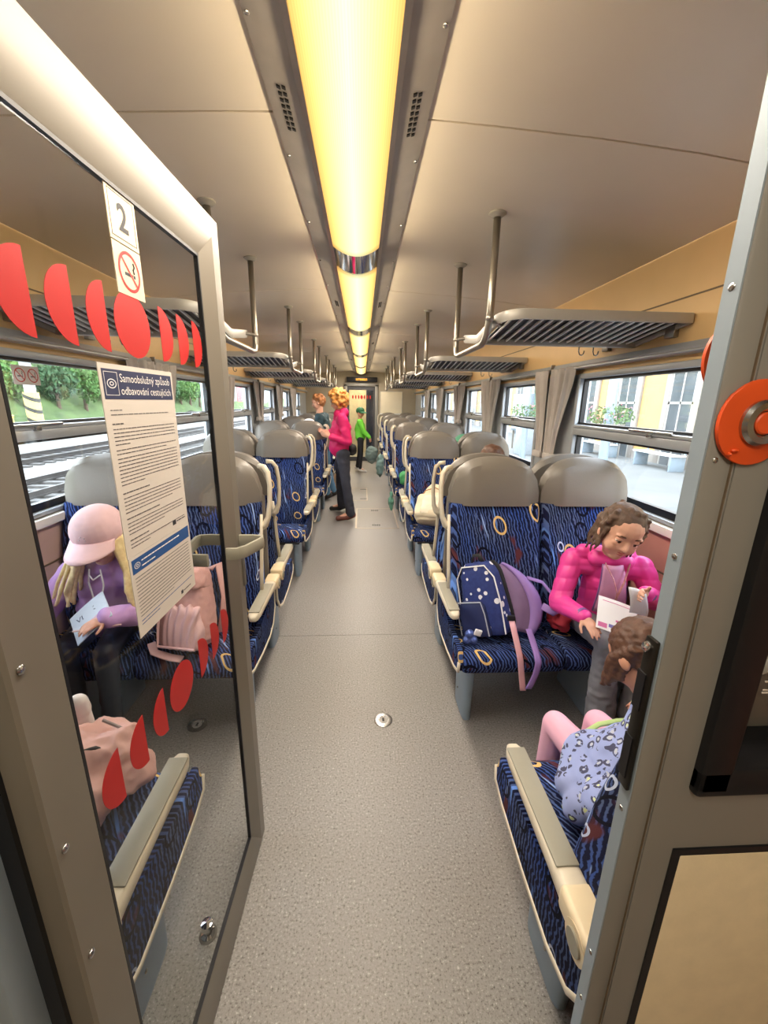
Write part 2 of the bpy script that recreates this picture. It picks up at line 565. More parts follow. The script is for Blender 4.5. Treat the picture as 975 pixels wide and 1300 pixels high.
# vestibule beyond
m = MB(); m.bb(-1.42, 1.42, 13.0, 13.06, 0, 2.36); struct(m.build('wall_vestibule', pm('vestibule_back', (214, 206, 178), .5)))
m = MB(); m.bb(.14, .44, 11.75, 12.4, 0, 1.98, .01)
tag(m.build('electrical_cabinet', pm('navy_lacquer', (42, 52, 82), .5)), 'dark navy cabinet seen through the glass of the end door', 'cabinet')
m = MB(); m.bb(-.15, .15, 11.5, 12.6, 2.18, 2.358, .01)
tag(m.build('vestibule_ceiling_lamp', em('warm_lamp', (255, 226, 140), 2.2)), 'warm ceiling lamp in the vestibule past the end door', 'lamp')
# notice board and display
M_bfr = pm('board_rim', (196, 192, 180), .5)
bd = thing('notice_board', 'blank cream board on the end wall right of the door', 'board', (.78, YF, 1.25))
m = MB(); m.bb(.50, 1.06, YF - .02, YF, 1.27, 1.81, .006); m.build('panel', pm('cream_board', (232, 222, 196), .5, var=.02), bd)
m = MB()
for a_, b_, c__, d__ in ((.49, .505, 1.26, 1.82), (1.055, 1.07, 1.26, 1.82), (.49, 1.07, 1.805, 1.82)): m.bb(a_, b_, YF - .024, YF, c__, d__)
m.build('frame', M_bfr, bd)
m = MB(); m.bb(.48, 1.08, YF - .05, YF, 1.235, 1.265, .004); m.build('ledge', M_white, bd)
ds = thing('led_display', 'black display with orange dotted text above the end door', 'display', (.02, YF, 2.04))
m = MB(); m.bb(-.37, .41, YF - .10, YF, 2.035, 2.155, .008); m.build('casing', M_rub, ds)
random.seed(3)
m = MB()
for k in range(9):
    for cx in range(4):
        for cz in range(6):
            if random.random() < .62:
                m.bb(-.13 + k * .032 + cx * .0065, -.13 + k * .032 + cx * .0065 + .005, YF - .1035, YF - .1, 2.07 + cz * .0085, 2.0765 + cz * .0085)
m.build('dot_text', em('amber_led', (255, 170, 40), 1.6), ds)
# ceiling luminaires ---------------------------------------------------
t = NT('ribbed_diffuser'); c_ = t.coord('Object')
sx = t.n('ShaderNodeSeparateXYZ'); t.t.links.new(c_, sx.inputs[0])
ax = t.math('ABSOLUTE', sx.outputs['X'])
base = t.ramp(t.math('MULTIPLY', ax, 9.5), [(0.0, (1.0, .93, .56, 1)), (.35, (1.0, .85, .40, 1)), (.8, (1.0, .64, .19, 1)), (1.0, (.90, .46, .12, 1))])
rib = t.math('MULTIPLY_ADD', t.math('SINE', t.math('MULTIPLY', sx.outputs['X'], 1100.0)), .06, .94)
ey = t.math('ABSOLUTE', sx.outputs['Y'])
endf = t.ramp(ey, [(.84, (1, 1, 1, 1)), (.89, (.62, .62, .62, 1))])
tt = t.n('ShaderNodeVectorMath', operation='MULTIPLY')
t.t.links.new(base, tt.inputs[0]); t.t.links.new(endf, tt.inputs[1])
e = t.n('ShaderNodeEmission'); t.t.links.new(tt.outputs[0], e.inputs[0])
t.set(e, 1, t.math('MULTIPLY', rib, 1.7 / 2 ** EXPO))
t.t.links.new(e.outputs[0], t.out.inputs[0])
M_lens = t.m
def arc(x): return 2.247 - .040 * (1 - (x / .106) ** 2)
LS = [(.36, 2.16), (2.46, 4.27), (4.60, 6.40), (6.73, 8.53), (8.86, 10.66)]
LL = ['brightest ceiling light, nearest to us above the doorway', 'second ceiling light, past the first chrome gap', 'third ceiling light in the row along the ceiling channel', 'fourth ceiling light in the row along the ceiling channel', 'last small ceiling light before the end wall display']
for i, ((a, b), lb) in enumerate(zip(LS, LL)):
    yc = (a + b) / 2
    th = thing('ceiling_light', lb, 'ceiling light', (0, yc, 2.25), 0, 'lights in the ceiling channel')
    m = MB(); xs = [-.106 + .0106 * k for k in range(21)]
    m.grid(lambda u, v: V((-.106 + .212 * u, lerp(a, b, v), arc(-.106 + .212 * u))), 20, 8)
    m.build('diffuser', M_lens, th, thick=.003)
    m = MB()
    b2 = LS[i + 1][0] if i < 4 else YF
    m.grid(lambda u, v: V((-.106 + .212 * u, lerp(b, b2, v), arc(-.106 + .212 * u) + .004)), 20, 3)
    m.build('reflector', M_chrome, th, thick=.003)
# floor fittings
for x, lb in ((.137, 'round steel floor socket in the middle of the aisle'), (-.78, 'round steel floor socket seen through the glass door')):
    th = thing('floor_plug', lb, 'floor plug', (x, 1.715, 0), 0, 'round floor sockets')
    m = MB(); m.lathe([(.046, 0), (.046, .003), (.040, .005), (.026, .005), (.024, .003), (.001, .003)], (x, 1.715, 0), 28); m.build('ring', M_steel, th)
    m = MB(); m.lathe([(.022, .002), (.022, .0045), (.001, .0045)], (x, 1.715, 0), 20); pl = m.build('plug', M_floor2, th)
    m = MB(); m.box((x, 1.715, .005), (.010, .022, .002), None, .0008); m.build('slot', M_rub, pl)
for (x0, x1, y0, y1, lb) in ((-.06, .50, 4.95, 5.95, 'nearer rectangular hatch set in the aisle floor'), (-.22, .12, 6.45, 7.45, 'farther floor hatch beside the woman in magenta')):
    th = thing('floor_hatch', lb, 'hatch', ((x0 + x1) / 2, y0, 0), 0, 'hatches in the aisle floor')
    m = MB(); k = .02
    m.bb(x0, x1, y0, y0 + k, 0, .003); m.bb(x0, x1, y1 - k, y1, 0, .003); m.bb(x0, x0 + k, y0, y1, 0, .003); m.bb(x1 - k, x1, y0, y1, 0, .003)
    m.build('rim', pm('hatch_rim', (186, 172, 156), .4, .6), th)
    m = MB(); m.bb(x0 + k, x1 - k, y0 + k, y1 - k, 0, .0015); m.build('lid', M_floor, th)
    for yy in (y0 + .12, y1 - .14):
        m = MB()
        for j in range(4): m.bb(x0 + .22 + j * .028, x0 + .24 + j * .028, yy, yy + .05, .001, .003)
        m.build('lock_slots', M_rub, th)
# ------------------------------------------------------------------ upholstery
def upholstery(name, side):
    t = NT(name); c_ = t.coord('Object')
    sx = t.n('ShaderNodeSeparateXYZ'); t.t.links.new(c_, sx.inputs[0])
    if side: uu = sx.outputs['Y']; vv = sx.outputs['Z']
    else: uu = t.math('MULTIPLY_ADD', sx.outputs['Y'], .75, sx.outputs['X']); vv = t.math('SUBTRACT', sx.outputs['Z'], sx.outputs['Y'])
    cb = t.n('ShaderNodeCombineXYZ'); t.set(cb, 0, uu); t.set(cb, 1, vv)
    uv = cb.outputs[0]
    def mapped(sc, rot=0.0, loc=(0, 0, 0)):
        mp = t.n('ShaderNodeMapping'); t.t.links.new(uv, mp.inputs[0])
        mp.inputs['Scale'].default_value = sc; mp.inputs['Rotation'].default_value = (0, 0, rot); mp.inputs['Location'].default_value = loc
        return mp.outputs[0]
    wv = t.n('ShaderNodeTexWave', wave_type='BANDS', bands_direction='X')
    t.t.links.new(uv, wv.inputs['Vector']); t.set(wv, 'Scale', 21.0); t.set(wv, 'Distortion', 5.5); t.set(wv, 'Detail', 3.0); t.set(wv, 'Detail Scale', 1.8)
    big = t.noise(mapped((3, 3, 1)), 1.6, 2)
    lightc = t.mix(t.ramp(big, [(.35, (0, 0, 0, 1)), (.65, (1, 1, 1, 1))]), lin((84, 98, 132)), lin((56, 86, 160)))
    col = t.mix(t.ramp(wv.outputs[0], [(.50, (0, 0, 0, 1)), (.85, (1, 1, 1, 1))]), lin((20, 24, 52)), lightc)
    def streak(rot, sc, lo, hi, c, loc):
        nonlocal col
        n_ = t.noise(mapped(sc, rot, loc), 1.0, 2)
        f = t.ramp(n_, [(lo, (0, 0, 0, 1)), (hi, (1, 1, 1, 1))])
        col = t.mix(f, col, lin(c))
    streak(.6, (34, 3.4, 1), .655, .69, (108, 150, 226), (3, 1, 0))
    streak(-.7, (40, 4.0, 1), .675, .71, (150, 176, 226), (9, 4, 0))
    streak(.25, (10, 7, 1), .64, .70, (92, 48, 52), (1, 7, 0))
    def rings(sc, loc, c, thr, r0, r1):
        nonlocal col
        vo = t.n('ShaderNodeTexVoronoi', voronoi_dimensions='2D', feature='F1')
        t.t.links.new(mapped((sc, sc, 1), .3, loc), vo.inputs['Vector']); t.set(vo, 'Scale', 1.0); t.set(vo, 'Randomness', .8)
        d = vo.outputs['Distance']
        ring = t.math('MULTIPLY', t.math('GREATER_THAN', d, r0), t.math('LESS_THAN', d, r1))
        sc_ = t.n('ShaderNodeSeparateColor'); t.t.links.new(vo.outputs['Color'], sc_.inputs[0])
        f = t.math('MULTIPLY', ring, t.math('GREATER_THAN', sc_.outputs[0], thr))
        col = t.mix(f, col, lin(c))
    rings(6.2, (0.3, .9, 0), (12, 14, 30), .25, .17, .225)
    rings(5.4, (4.1, 2.2, 0), (218, 184, 118), .38, .13, .175)
    rings(8.0, (7.7, 1.2, 0), (196, 206, 230), .80, .10, .15)
    t.base(col, .9, 0, .15)
    t.bump(t.noise(c_, 420, 2), .25, .003)
    return t.m
M_uph = upholstery('patterned_upholstery', False); M_uphs = upholstery('patterned_upholstery_side', True)
M_leather = pm('taupe_leather', (116, 110, 102), .42, var=.05, vs=5, bump=.12, bs=160)
M_cream = pm('cream_plastic', (212, 202, 180), .42, var=.03)
M_pad = pm('armrest_pad', (150, 146, 130), .5, var=.04)
M_joint = pm('armrest_hub', (224, 206, 170), .4, var=.03)
M_ped = pm('pedestal_blue_grey', (140, 158, 172), .42, .05, var=.04)
M_under = pm('seat_under_frame', (66, 70, 76), .5, .3)

def sup(u, p): return max(0.0, 1 - abs(u) ** p) ** (1 / p)
def make_seat(mx, name):
    """double seat facing -y, its aisle end at -x (mx=1) or +x (mx=-1), origin on the floor at its back plane"""
    th = thing(name, 'x', 'seat', (0, 0, 0))
    F = lambda m: m.xform(Matrix.Diagonal((mx, 1, 1, 1))) if mx < 0 else m
    B = lambda m, n, ma, p=th, **k: F(m).build(n, ma, p, world=False, **k)
    for x0, x1 in ((-.466, -.006), (.006, .466)):
        xc, hw = (x0 + x1) / 2, (x1 - x0) / 2
        # cushion: rounded front edge, slight dip towards the back
        m = MB(); rings_ = []
        sec = [(-.20, .385), (-.20, .455), (-.30, .462), (-.42, .474), (-.50, .482), (-.545, .477), (-.572, .455), (-.582, .420), (-.570, .385), (-.53, .366), (-.36, .368)]
        for u in (-1, -.985, -.94, -.8, -.4, 0, .4, .8, .94, .985, 1):
            k = 1 - .10 * max(0, (abs(u) - .9) / .1) ** 2
            cy, cz = -.39, .42
            rings_.append([V((xc + hw * u, cy + (y - cy) * (1 - (1 - k) * .35), cz + (z - cz) * (k if abs(u) < .999 else k * .86))) for y, z in sec])
        m.loft(rings_); B(m, 'seat_cushion', M_uph, sharp=50)
        # backrest
        m = MB(); rings_ = []
        lv = [(-.235, -.155, .400), (-.262, -.14, .46), (-.268, -.125, .54), (-.252, -.11, .65), (-.222, -.10, .80), (-.185, -.085, .93), (-.150, -.07, 1.045), (-.142, -.068, 1.06)]
        for u in (-1, -.97, -.9, -.78, -.5, 0, .5, .78, .9, .97, 1):
            e = max(0, (abs(u) - .88) / .12); b = .016 * (abs(u) ** 3)
            front = [(f - b + e * e * .035, z) for f, bk, z in lv]; back = [(bk - e * e * .012, z) for f, bk, z in lv]
            rings_.append([V((xc + hw * u, y, z)) for y, z in front] + [V((xc + hw * u, y, z)) for y, z in reversed(back)])
        m.loft(rings_); B(m, 'backrest', M_uph, sharp=50)
        # headrest: arched top, side facets folded back
        m = MB(); rings_ = []
        for k in range(25):
            u = -1 + 2 * k / 24
            zt = 1.09 + .205 * sup(u * .995, 2.5)
            fo = .055 * max(0, abs(u) - .60) ** 1.3 / .4 ** 1.3
            f0, b0 = -.168 + fo, -.062 + .004
            r_ = []
            N = 7
            for j in range(N + 1):
                z = lerp(1.052, zt, j / N); tt_ = (z - 1.05) / .24
                r_.append(V((xc + hw * u, f0 + .045 * tt_ ** 2 + (.03 if j == N else 0), z - (.006 if j == N else 0))))
            for j in range(N, -1, -1):
                z = lerp(1.052, zt, j / N); tt_ = (z - 1.05) / .24
                r_.append(V((xc + hw * u, max(b0 + .03 * tt_ - (.02 if j == N else 0), f0 + .05 * tt_ ** 2 + .012), z - (.006 if j == N else 0))))
            rings_.append(r_)
        m.loft(rings_); B(m, 'headrest', M_leather, sharp=40)
        m = MB(); m.bb(x0 + .02, x1 - .02, -.075, -.040, .36, 1.06, .012); B(m, 'back_shell', M_leather)
    m = MB(); m.tube([(-.462, -.075, 1.235), (-.488, -.085, 1.232), (-.508, -.095, 1.205), (-.516, -.105, 1.14), (-.514, -.115, 1.06), (-.505, -.125, .985), (-.488, -.13, .945), (-.462, -.13, .93)], [1, .9, .8, .75, .75, .85, 1.1, 1.3], 10, flat=(.030, .024))
    B(m, 'grab_handle', M_cream, sharp=0)
    m = MB(); m.tube([(-.469, -.13, 1.0), (-.471, -.165, .85), (-.472, -.20, .72), (-.472, -.225, .62)], 1, 8, flat=(.014, .020)); B(m, 'side_trim', M_cream, sharp=0)
    # side shell under the armrest with its pale piping
    side = [(-.555, .49), (-.572, .44), (-.565, .395), (-.50, .372), (-.34, .352), (-.18, .346), (-.09, .372), (-.035, .44), (-.03, .53), (-.06, .60), (-.13, .595), (-.22, .52), (-.36, .50)]
    m = MB(); m.prism(side, 'x', -.489, -.466, .006); sh = B(m, 'side_panel', M_uphs)
    m = MB(); m.tube([(-.487, y, z) for y, z in side[1:10]], 1, 8, flat=(.016, .012)); B(m, 'piping', M_cream, sh, sharp=0)
    # armrest
    m = MB(); rings_ = []
    for y, zc, hgt, hw in ((-.045, .607, .048, .030), (-.11, .608, .048, .031), (-.17, .610, .044, .029), (-.30, .612, .040, .028), (-.42, .612, .038, .027), (-.452, .612, .036, .024), (-.472, .611, .028, .016), (-.478, .610, .014, .007)):
        r_ = []
        for k in range(16):
            a = 2 * PI * k / 16; ca, sa = math.cos(a), math.sin(a)
            r_.append(V((-.491 + math.copysign(abs(ca) ** .55, ca) * hw, y, zc + math.copysign(abs(sa) ** .6, sa) * hgt / 2)))
        rings_.append(r_)
    m.loft(rings_); ar = B(m, 'armrest', M_cream, sharp=50)
    m = MB(); m.box((-.491, -.30, .6325), (.050, .30, .006), None, .0028); B(m, 'pad', M_pad, ar)
    m = MB(); m.box((-.491, -.07, .607), (.066, .105, .056), None, .012, 3); m.cyl((-.525, -.05, .595), (-.46, -.05, .595), .034, n=20)
    hb = B(m, 'armrest_hub', M_joint)
    m = MB(); m.cyl((-.529, -.05, .595), (-.524, -.05, .595), .022, n=20); B(m, 'cap', M_pad, hb)
    # pedestal and frame
    m = MB(); r0, r1 = [], []
    for k in range(20):
        a = 2 * PI * k / 20; ca, sa = math.cos(a), math.sin(a)
        ex, ey = math.copysign(abs(ca) ** .7, ca), math.copysign(abs(sa) ** .45, sa)
        r0.append(V((-.385 + .024 * ex, -.325 + .100 * ey, 0))); r1.append(V((-.385 + .026 * ex, -.320 + .125 * ey, .362)))
    m.loft([r0, r1]); pd = B(m, 'pedestal', M_ped, sharp=60)
    m = MB(); m.ell((-.4105, -.30, .10), (.003, .006, .006), None, 8, 6); B(m, 'screw', M_steel, pd)
    m = MB(); m.bb(-.42, .44, -.46, -.16, .32, .368, .006); m.bb(-.40, .44, -.13, -.075, .33, .40, .005); B(m, 'frame', M_under)
    m = MB(); m.bb(.22, .44, -.42, -.12, 0.0, .33, .01); B(m, 'wall_bracket', M_ped)
    return th

SX = .945
CI = [2.13 + 1.78 * i for i in range(5)]
pA = make_seat(1, 'double_seat'); pB = make_seat(-1, 'double_seat')
sideR, sideL = 'on the platform side', 'on the track side'
FR = ['patterned blue double seat with the navy backpack and girl in pink', 'patterned blue double seat with the cream backpack lying on it',
      'third double seat facing us right of the aisle, green bag by its armrest', 'fourth double seat facing us right of the aisle, bags hung beside it', 'fifth double seat facing us right of the aisle, near the end wall']
FL = ['patterned blue double seat with the capped girl and pink backpack', 'empty patterned blue double seat past the glass door, whole aisle seat in view',
      'third double seat facing us left of the aisle, behind a brown bag', 'fourth double seat facing us left of the aisle, hidden by the standing woman', 'last double seat facing us left of the aisle, behind the standing people']
BR = ['back-to-back double seat right behind the seat with the navy backpack', 'back-to-back double seat right behind the seat with the cream backpack', 'double seat facing away on the right, third one past the near partition', 'double seat facing away on the right, fourth one past the near partition', 'double seat facing away on the right, fifth one past the near partition']
BL = ['back-to-back double seat behind the capped girl, tan grab handle at the door edge', 'double seat facing away on the left, behind the empty blue seat', 'double seat facing away on the left, third one past the near partition', 'double seat facing away on the left, fourth one past the near partition', 'double seat facing away on the left, fifth one past the near partition']
G = 'patterned double seats along the aisle'
def rot_seat(proto, x, y, rz, label):
    return dup(proto, (x, y, 0), rz, label, G)
for i, y in enumerate(CI):
    rot_seat(pA, SX, y - .005, 0, FR[i]); rot_seat(pB, -SX, y - .005, 0, FL[i])
    rot_seat(pB, SX, y + .005, PI, BR[i]); rot_seat(pA, -SX, y + .005, PI, BL[i])
rot_seat(pB, SX, .452, PI, 'nearest seat on the right, under the child in leopard print')
rot_seat(pA, -SX, .452, PI, 'nearest seat on the left, seen through the glass door under a pink bag')
rot_seat(pA, SX, YF - .06, 0, 'farthest double seat on the right, backed against the end wall'); rot_seat(pB, -SX, YF - .06, 0, 'farthest double seat on the left, backed against the end wall')
for nm in ('nearest seat on the right', 'nearest seat on the left'):          # the end seats by the partition have no grab handle
    for o in [q for q in COL.objects if q.get('label', '').startswith(nm)]:
        for c in list(o.children):
            if c.name.startswith(('grab_handle', 'side_trim', 'back_shell')): bpy.data.objects.remove(c)
            elif c.name.startswith(('backrest', 'headrest')): c.location.y = -.065 * math.cos(o.rotation_euler.z)
for p in (pA, pB):
    for c in list(p.children):
        for g_ in list(c.children): bpy.data.objects.remove(g_)
        bpy.data.objects.remove(c)
    bpy.data.objects.remove(p)

# ------------------------------------------------------------------ luggage racks
M_rackf = pm('rack_frame', (176, 173, 166), .4, .15, var=.04)
M_slat = pm('rack_slat', (236, 238, 238), .4, .1, var=.03)
M_pole = pm('pole_steel', (150, 144, 134), .3, .75, var=.05)
def make_rack(side, y, label):
    s = side
    th = thing('luggage_rack', label, 'luggage rack', (s * 1.0, y, 1.86), 0, 'luggage racks over the seat backs')
    xa, xb = .60, 1.405
    zc, ze, D = 1.845, 1.895, .36
    def zz(yy): return lerp(zc, ze, abs(yy) / D)
    m = MB()
    for e in (-1, 1):
        pts = []
        for k in range(9):
            a = PI / 2 * k / 8
            pts.append((xa + .10 - .10 * math.sin(a) , e * (D - .10 + .10 * math.cos(a))))
        path = [(xb, e * D)] + pts + [(xa, 0)]
        m.tube([(s * x, y + yy, zz(yy) + .012) for x, yy in path], 1, 8, flat=(.016, .042))
        m.tube([(s * xb, y + e * D, zz(D) + .012), (s * xb, y, zz(0) + .012)], 1, 8, flat=(.016, .042))
    m.bb(s * (xa + .01), s * xb, y - .016, y + .016, zc - .012, zc + .012, .003)
    m.build('rack_frame', M_rackf, th, sharp=45)
    m = MB(); N = 17
    for k in range(N):
        x = lerp(xa + .03, xb - .03, (k + .5) / N)
        lim = D - .008 if x > xa + .10 else (D - .10) + math.sqrt(max(0, .10 ** 2 - (xa + .10 - x) ** 2)) - .006
        for e in (-1, 1):
            m.tube([(s * x, y, zz(0) + .004), (s * x, y + e * lim, zz(lim) + .004)], 1, 6, flat=(.009, .010))
    m.build('rack_slats', M_slat, th)
    m = MB()
    for e in (-1, 1):
        m.grid(lambda u, v, e=e: V((s * lerp(xa + .04, xb - .01, u), y + e * lerp(.012, D - .02, v), zz(lerp(.012, D - .02, v)) + .014)), 2, 2)
    m.build('rack_tray', pm('rack_tray_navy', (26, 30, 46), .4, var=.1), th, thick=.003)
    m = MB(); px_ = s * .562; a, b = y - .315, y + .315; zt = 2.277; zb = 1.805
    path = [(px_, a, zt), (px_, a, zb + .12)] + [(px_, a + .10 - .10 * math.cos(q), zb + .12 - .12 * math.sin(q)) for q in (.4, .8, 1.2, PI / 2)] + [(px_, b - .08, zb)] + [(px_, b - .06 + .06 * math.sin(q), zb + .06 - .06 * math.cos(q)) for q in (.5, 1.0, PI / 2)] + [(px_, b, zt)]
    m.tube(path, .0145, 12)
    m.build('ceiling_pole', M_pole, th, sharp=0)
    for yy in (a, b):
        m = MB(); m.lathe([(.034, 0), (.034, -.006), (.020, -.016), (.015, -.018)], (px_, yy, zt), 18)
        m.build('pole_flange', M_rackf, th)
    for yy in (a, b):
        m = MB(); m.tube([(px_, yy, 1.895), (s * .585, yy * .8 + y * .2, 1.895), (s * .64, yy * .7 + y * .3, zz(.2) + .01)], .009, 8)
        m.ell((px_, yy, 1.895), (.018, .018, .016), None, 12, 8); m.build('tie_rod', M_pole, th)
    for yy in (y - .25, y + .25):
        m = MB(); m.bb(s * (xb - .01), s * 1.43, yy - .03, yy + .03, 1.845, 1.915, .004); m.build('mounting_bracket', M_pole, th)
    for q in (0, .075):
        m = MB(); x = s * (1.13 + q)
        m.tube([(x, y + .02, zc - .010), (x, y + .02, zc - .03), (x + .006, y + .02, zc - .046), (x + .018, y + .02, zc - .05), (x + .027, y + .02, zc - .042), (x + .028, y + .02, zc - .028)], .0032, 6)
        m.build('coat_hook', M_steel, th, sharp=0)
    return th
RR = ['nearest luggage rack on the right, above the girl in pink', 'second luggage rack on the right, past the nearest one', 'third luggage rack on the right side of the carriage', 'fourth luggage rack on the right side of the carriage', 'fifth luggage rack on the right, closest to the notice board']
RL = ['nearest luggage rack on the left, seen through the glass door behind red decals', 'second luggage rack on the left, just past the door edge', 'third luggage rack on the left side of the carriage', 'fourth luggage rack on the left side of the carriage', 'fifth luggage rack on the left, above the person in teal']
r0 = make_rack(1, CI[0] + .02, RR[0]); l0 = make_rack(-1, CI[0] + .02, RL[0])
for i in range(1, 5):
    dup(r0, (1.0, CI[i] + .02, 1.86), 0, RR[i]); dup(l0, (-1.0, CI[i] + .02, 1.86), 0, RL[i])

# ------------------------------------------------------------------ curtains
M_cur = pm('curtain_cloth', (188, 182, 178), .85, var=.06, vs=14, bump=.1, bs=300)
def curtain(s, y0, y1, ztie, label, seed, flip):
    random.seed(seed)
    th = thing('curtain', label, 'curtain', (s * 1.375, (y0 + y1) / 2, ztie), 0, 'tied window curtains')
    m = MB(); ph = random.random() * 6
    def f(u, v):
        z = lerp(1.785, ztie - .02, v)
        k = 1 - .55 * math.sin(min(1, v * 1.05) * PI / 2) ** 1.5
        yc = y1 if flip else y0
        yy = yc + (lerp(y0, y1, u) - yc) * k
        d = .014 * math.sin(u * 5.2 * PI + ph) + .004 * math.sin(u * 13 * PI + 3 * v + ph)
        return V((s * (1.362 + d * (1 - .3 * v)), yy, z))
    m.grid(f, 44, 14); m.build('cloth', M_cur, th, sharp=0, thick=.003)
    m = MB(); yc = (y1 if flip else y0); wd = (y1 - y0) * .5; ye = yc + (-wd if flip else wd)
    m.box((s * 1.366, (yc + ye) / 2, ztie), (.05, abs(ye - yc), .05), None, .012); m.build('tie_band', M_cur, th)
    m = MB(); m.box((s * 1.398, yc + (-.022 if flip else .022), ztie), (.04, .03, .05), None, .008); m.build('wall_clip', M_steel, th)
    if flip is False:
        m = MB(); m.box((s * 1.375, y0 + .01, 1.795), (.03, .012, .05), None, .003); m.build('rail_end', M_pole, th)
    return th
ordn = ['first', 'second', 'third', 'fourth', 'fifth']
for s in (1, -1):
    gaps = [(WINS[i][1], WINS[i + 1][0]) for i in range(len(WINS) - 1)]
    for i, (a, b) in enumerate(gaps):
        sd = 'right' if s > 0 else 'left'
        mid = (a + b) / 2
        curtain(s, a - .03, mid - .02, 1.31 if i == 2 else 1.19, 'curtain on the near half of the %s pillar of the %s window wall' % (ordn[i], sd), 10 * i + s, True)
        curtain(s, mid + .02, b + .03, 1.31 if i == 3 else 1.19, 'curtain on the far half of the %s pillar of the %s window wall' % (ordn[i], sd), 10 * i + s + 5, False)

# ------------------------------------------------------------------ open glass door
DP = V((-.331, 1.177, 0)); DD = V((.036, 1, 0)).normalized(); DN = V((DD.y, -DD.x, 0))
DM = Matrix(((DD.x, DN.x, 0, DP.x), (DD.y, DN.y, 0, DP.y), (0, 0, 1, 0), (0, 0, 0, 1)))   # local (s, n, z) to world
def dbuild(m, name, ma, parent=None, **k):
    m.xform(DM); return m.build(name, ma, parent, **k)
dl = thing('glass_door', 'open glass swing door with grey frame standing on the left', 'door', DM @ V((-.77, -.02, 0)))
S0, S1, Z0, Z1 = -.772, .008, .008, 1.974
gs0, gs1, gz0, gz1 = -.680, -.085, .094, 1.876
fs0, fs1, fz0, fz1 = -.700, -.036, .022, 1.928
t = NT('satin_door_metal'); t.base(t.ramp(t.noise(t.coord('Object'), 3, 2), [(.3, lin((122, 115, 103))), (.7, lin((130, 123, 111)))]), .42, .15); M_dmet = t.m
m = MB()
def ring(a0, a1, b0, b1, n): return [V((a0, n, b0)), V((a1, n, b0)), V((a1, n, b1)), V((a0, n, b1))]
m.loft([ring(gs0, gs1, gz0, gz1, -.026), ring(gs0, gs1, gz0, gz1, -.018), ring(fs0, fs1, fz0, fz1, 0), ring(S0 + .004, S1 - .003, Z0 + .003, Z1 - .003, 0), ring(S0, S1, Z0, Z1, -.004), ring(S0, S1, Z0, Z1, -.040), ring(S0 + .004, S1 - .004, Z0 + .004, Z1 - .004, -.044), ring(fs0, fs1, fz0, fz1, -.044), ring(gs0, gs1, gz0, gz1, -.026)], True, False)
dbuild(m, 'door_frame', M_dmet, dl, sharp=20)
m = MB()
for a, b, c, d_ in ((gs0, gs0 + .005, gz0, gz1), (gs1 - .006, gs1, gz0, gz1), (gs0, gs1, gz0, gz0 + .005), (gs0, gs1, gz1 - .006, gz1)):
    m.bb(a, b, -.0265, -.0165, c, d_)
dbuild(m, 'gasket', M_rub, dl)
m = MB(); m.bb(gs0 + .001, gs1 - .001, -.024, -.020, gz0 + .001, gz1 - .001); dbuild(m, 'pane', M_doorglass, dl)
m = MB()
for z in (.98, .78, .60, .42, 1.25): m.ell((-.755, .001, z), (.006, .003, .006), None, 10, 6)
dbuild(m, 'screws', M_steel, dl)
# decals: a full disc flanked by half discs
def halfdisc(s, z, w, h, side, skew):
    pts = []
    if side == 0:
        pts = [(s + w * math.cos(a), z + h * math.sin(a)) for a in [2 * PI * k / 28 for k in range(28)]]
    else:
        pts = [(s, z - h)] + [(s + side * w * math.cos(a), z + h * math.sin(a)) for a in [-PI / 2 + PI * k / 16 for k in range(17)]] + [(s, z + h)]
    return pts
for k, zr in (('upper', 1.671), ('lower', .943)):
    cs = -.392 if k == 'upper' else -.388
    for i in range(-4, 4):
        m = MB()
        if i == 0: pts = halfdisc(cs, zr, .053, .053, 0, 0)
        elif i < 0: pts = halfdisc(cs - .072 + (i + 1) * .0735, zr, [.046, .049, .05, .052][-i - 1], .051, -1, 0)
        else: pts = halfdisc(cs + .091 + (i - 1) * .0735, zr, [.05, .049, .046][i - 1], .050, 1, 0)
        if i == -4 and pts[0][0] - .06 < gs0: pts = [(max(p[0], gs0 + .006), p[1]) for p in pts]
        m.prism([(a, b) for a, b in pts], 'y', -.0198, -.0192)
        dbuild(m, 'red_decal', M_red, dl)
# handles on both faces, lock plate on the free edge
m = MB()
m.tube([(-.012, -.002, 1.150), (-.010, .040, 1.150), (-.016, .066, 1.150), (-.030, .072, 1.150), (-.105, .046, 1.150), (-.125, .030, 1.150), (-.128, .002, 1.150)], 1, 8, flat=(.012, .034))
dbuild(m, 'handle', M_pad, dl, sharp=50)
m = MB()
m.tube([(-.012, -.040, 1.150), (-.010, -.085, 1.150), (-.016, -.112, 1.150), (-.030, -.118, 1.150), (-.150, -.105, 1.150), (-.172, -.080, 1.150), (-.175, -.028, 1.150)], 1, 8, flat=(.012, .034))
dbuild(m, 'handle', M_pad, dl, sharp=50)
m = MB(); m.bb(.007, .011, -.032, -.010, 1.00, 1.19, .001); dbuild(m, 'lock_plate', M_steel, dl)
m = MB(); m.bb(-.01, .006, -.016, .006, 1.00, 1.13, .004); dbuild(m, 'latch_cover', M_greyd, dl)
# door stop on the floor
th = thing('door_stop', 'small chrome door stop on the floor behind the glass door', 'door stop', (-.43, .88, 0))
m = MB(); m.lathe([(.020, 0), (.020, .006), (.012, .010), (.012, .028), (.018, .034), (.016, .048), (.001, .052)], (-.43, .88, 0), 18); m.build('post', M_chrome, th)
m = MB(); m.lathe([(.026, 0), (.026, .003), (.001, .003)], (-.43, .88, 0), 18); m.build('base', M_greyd, th)

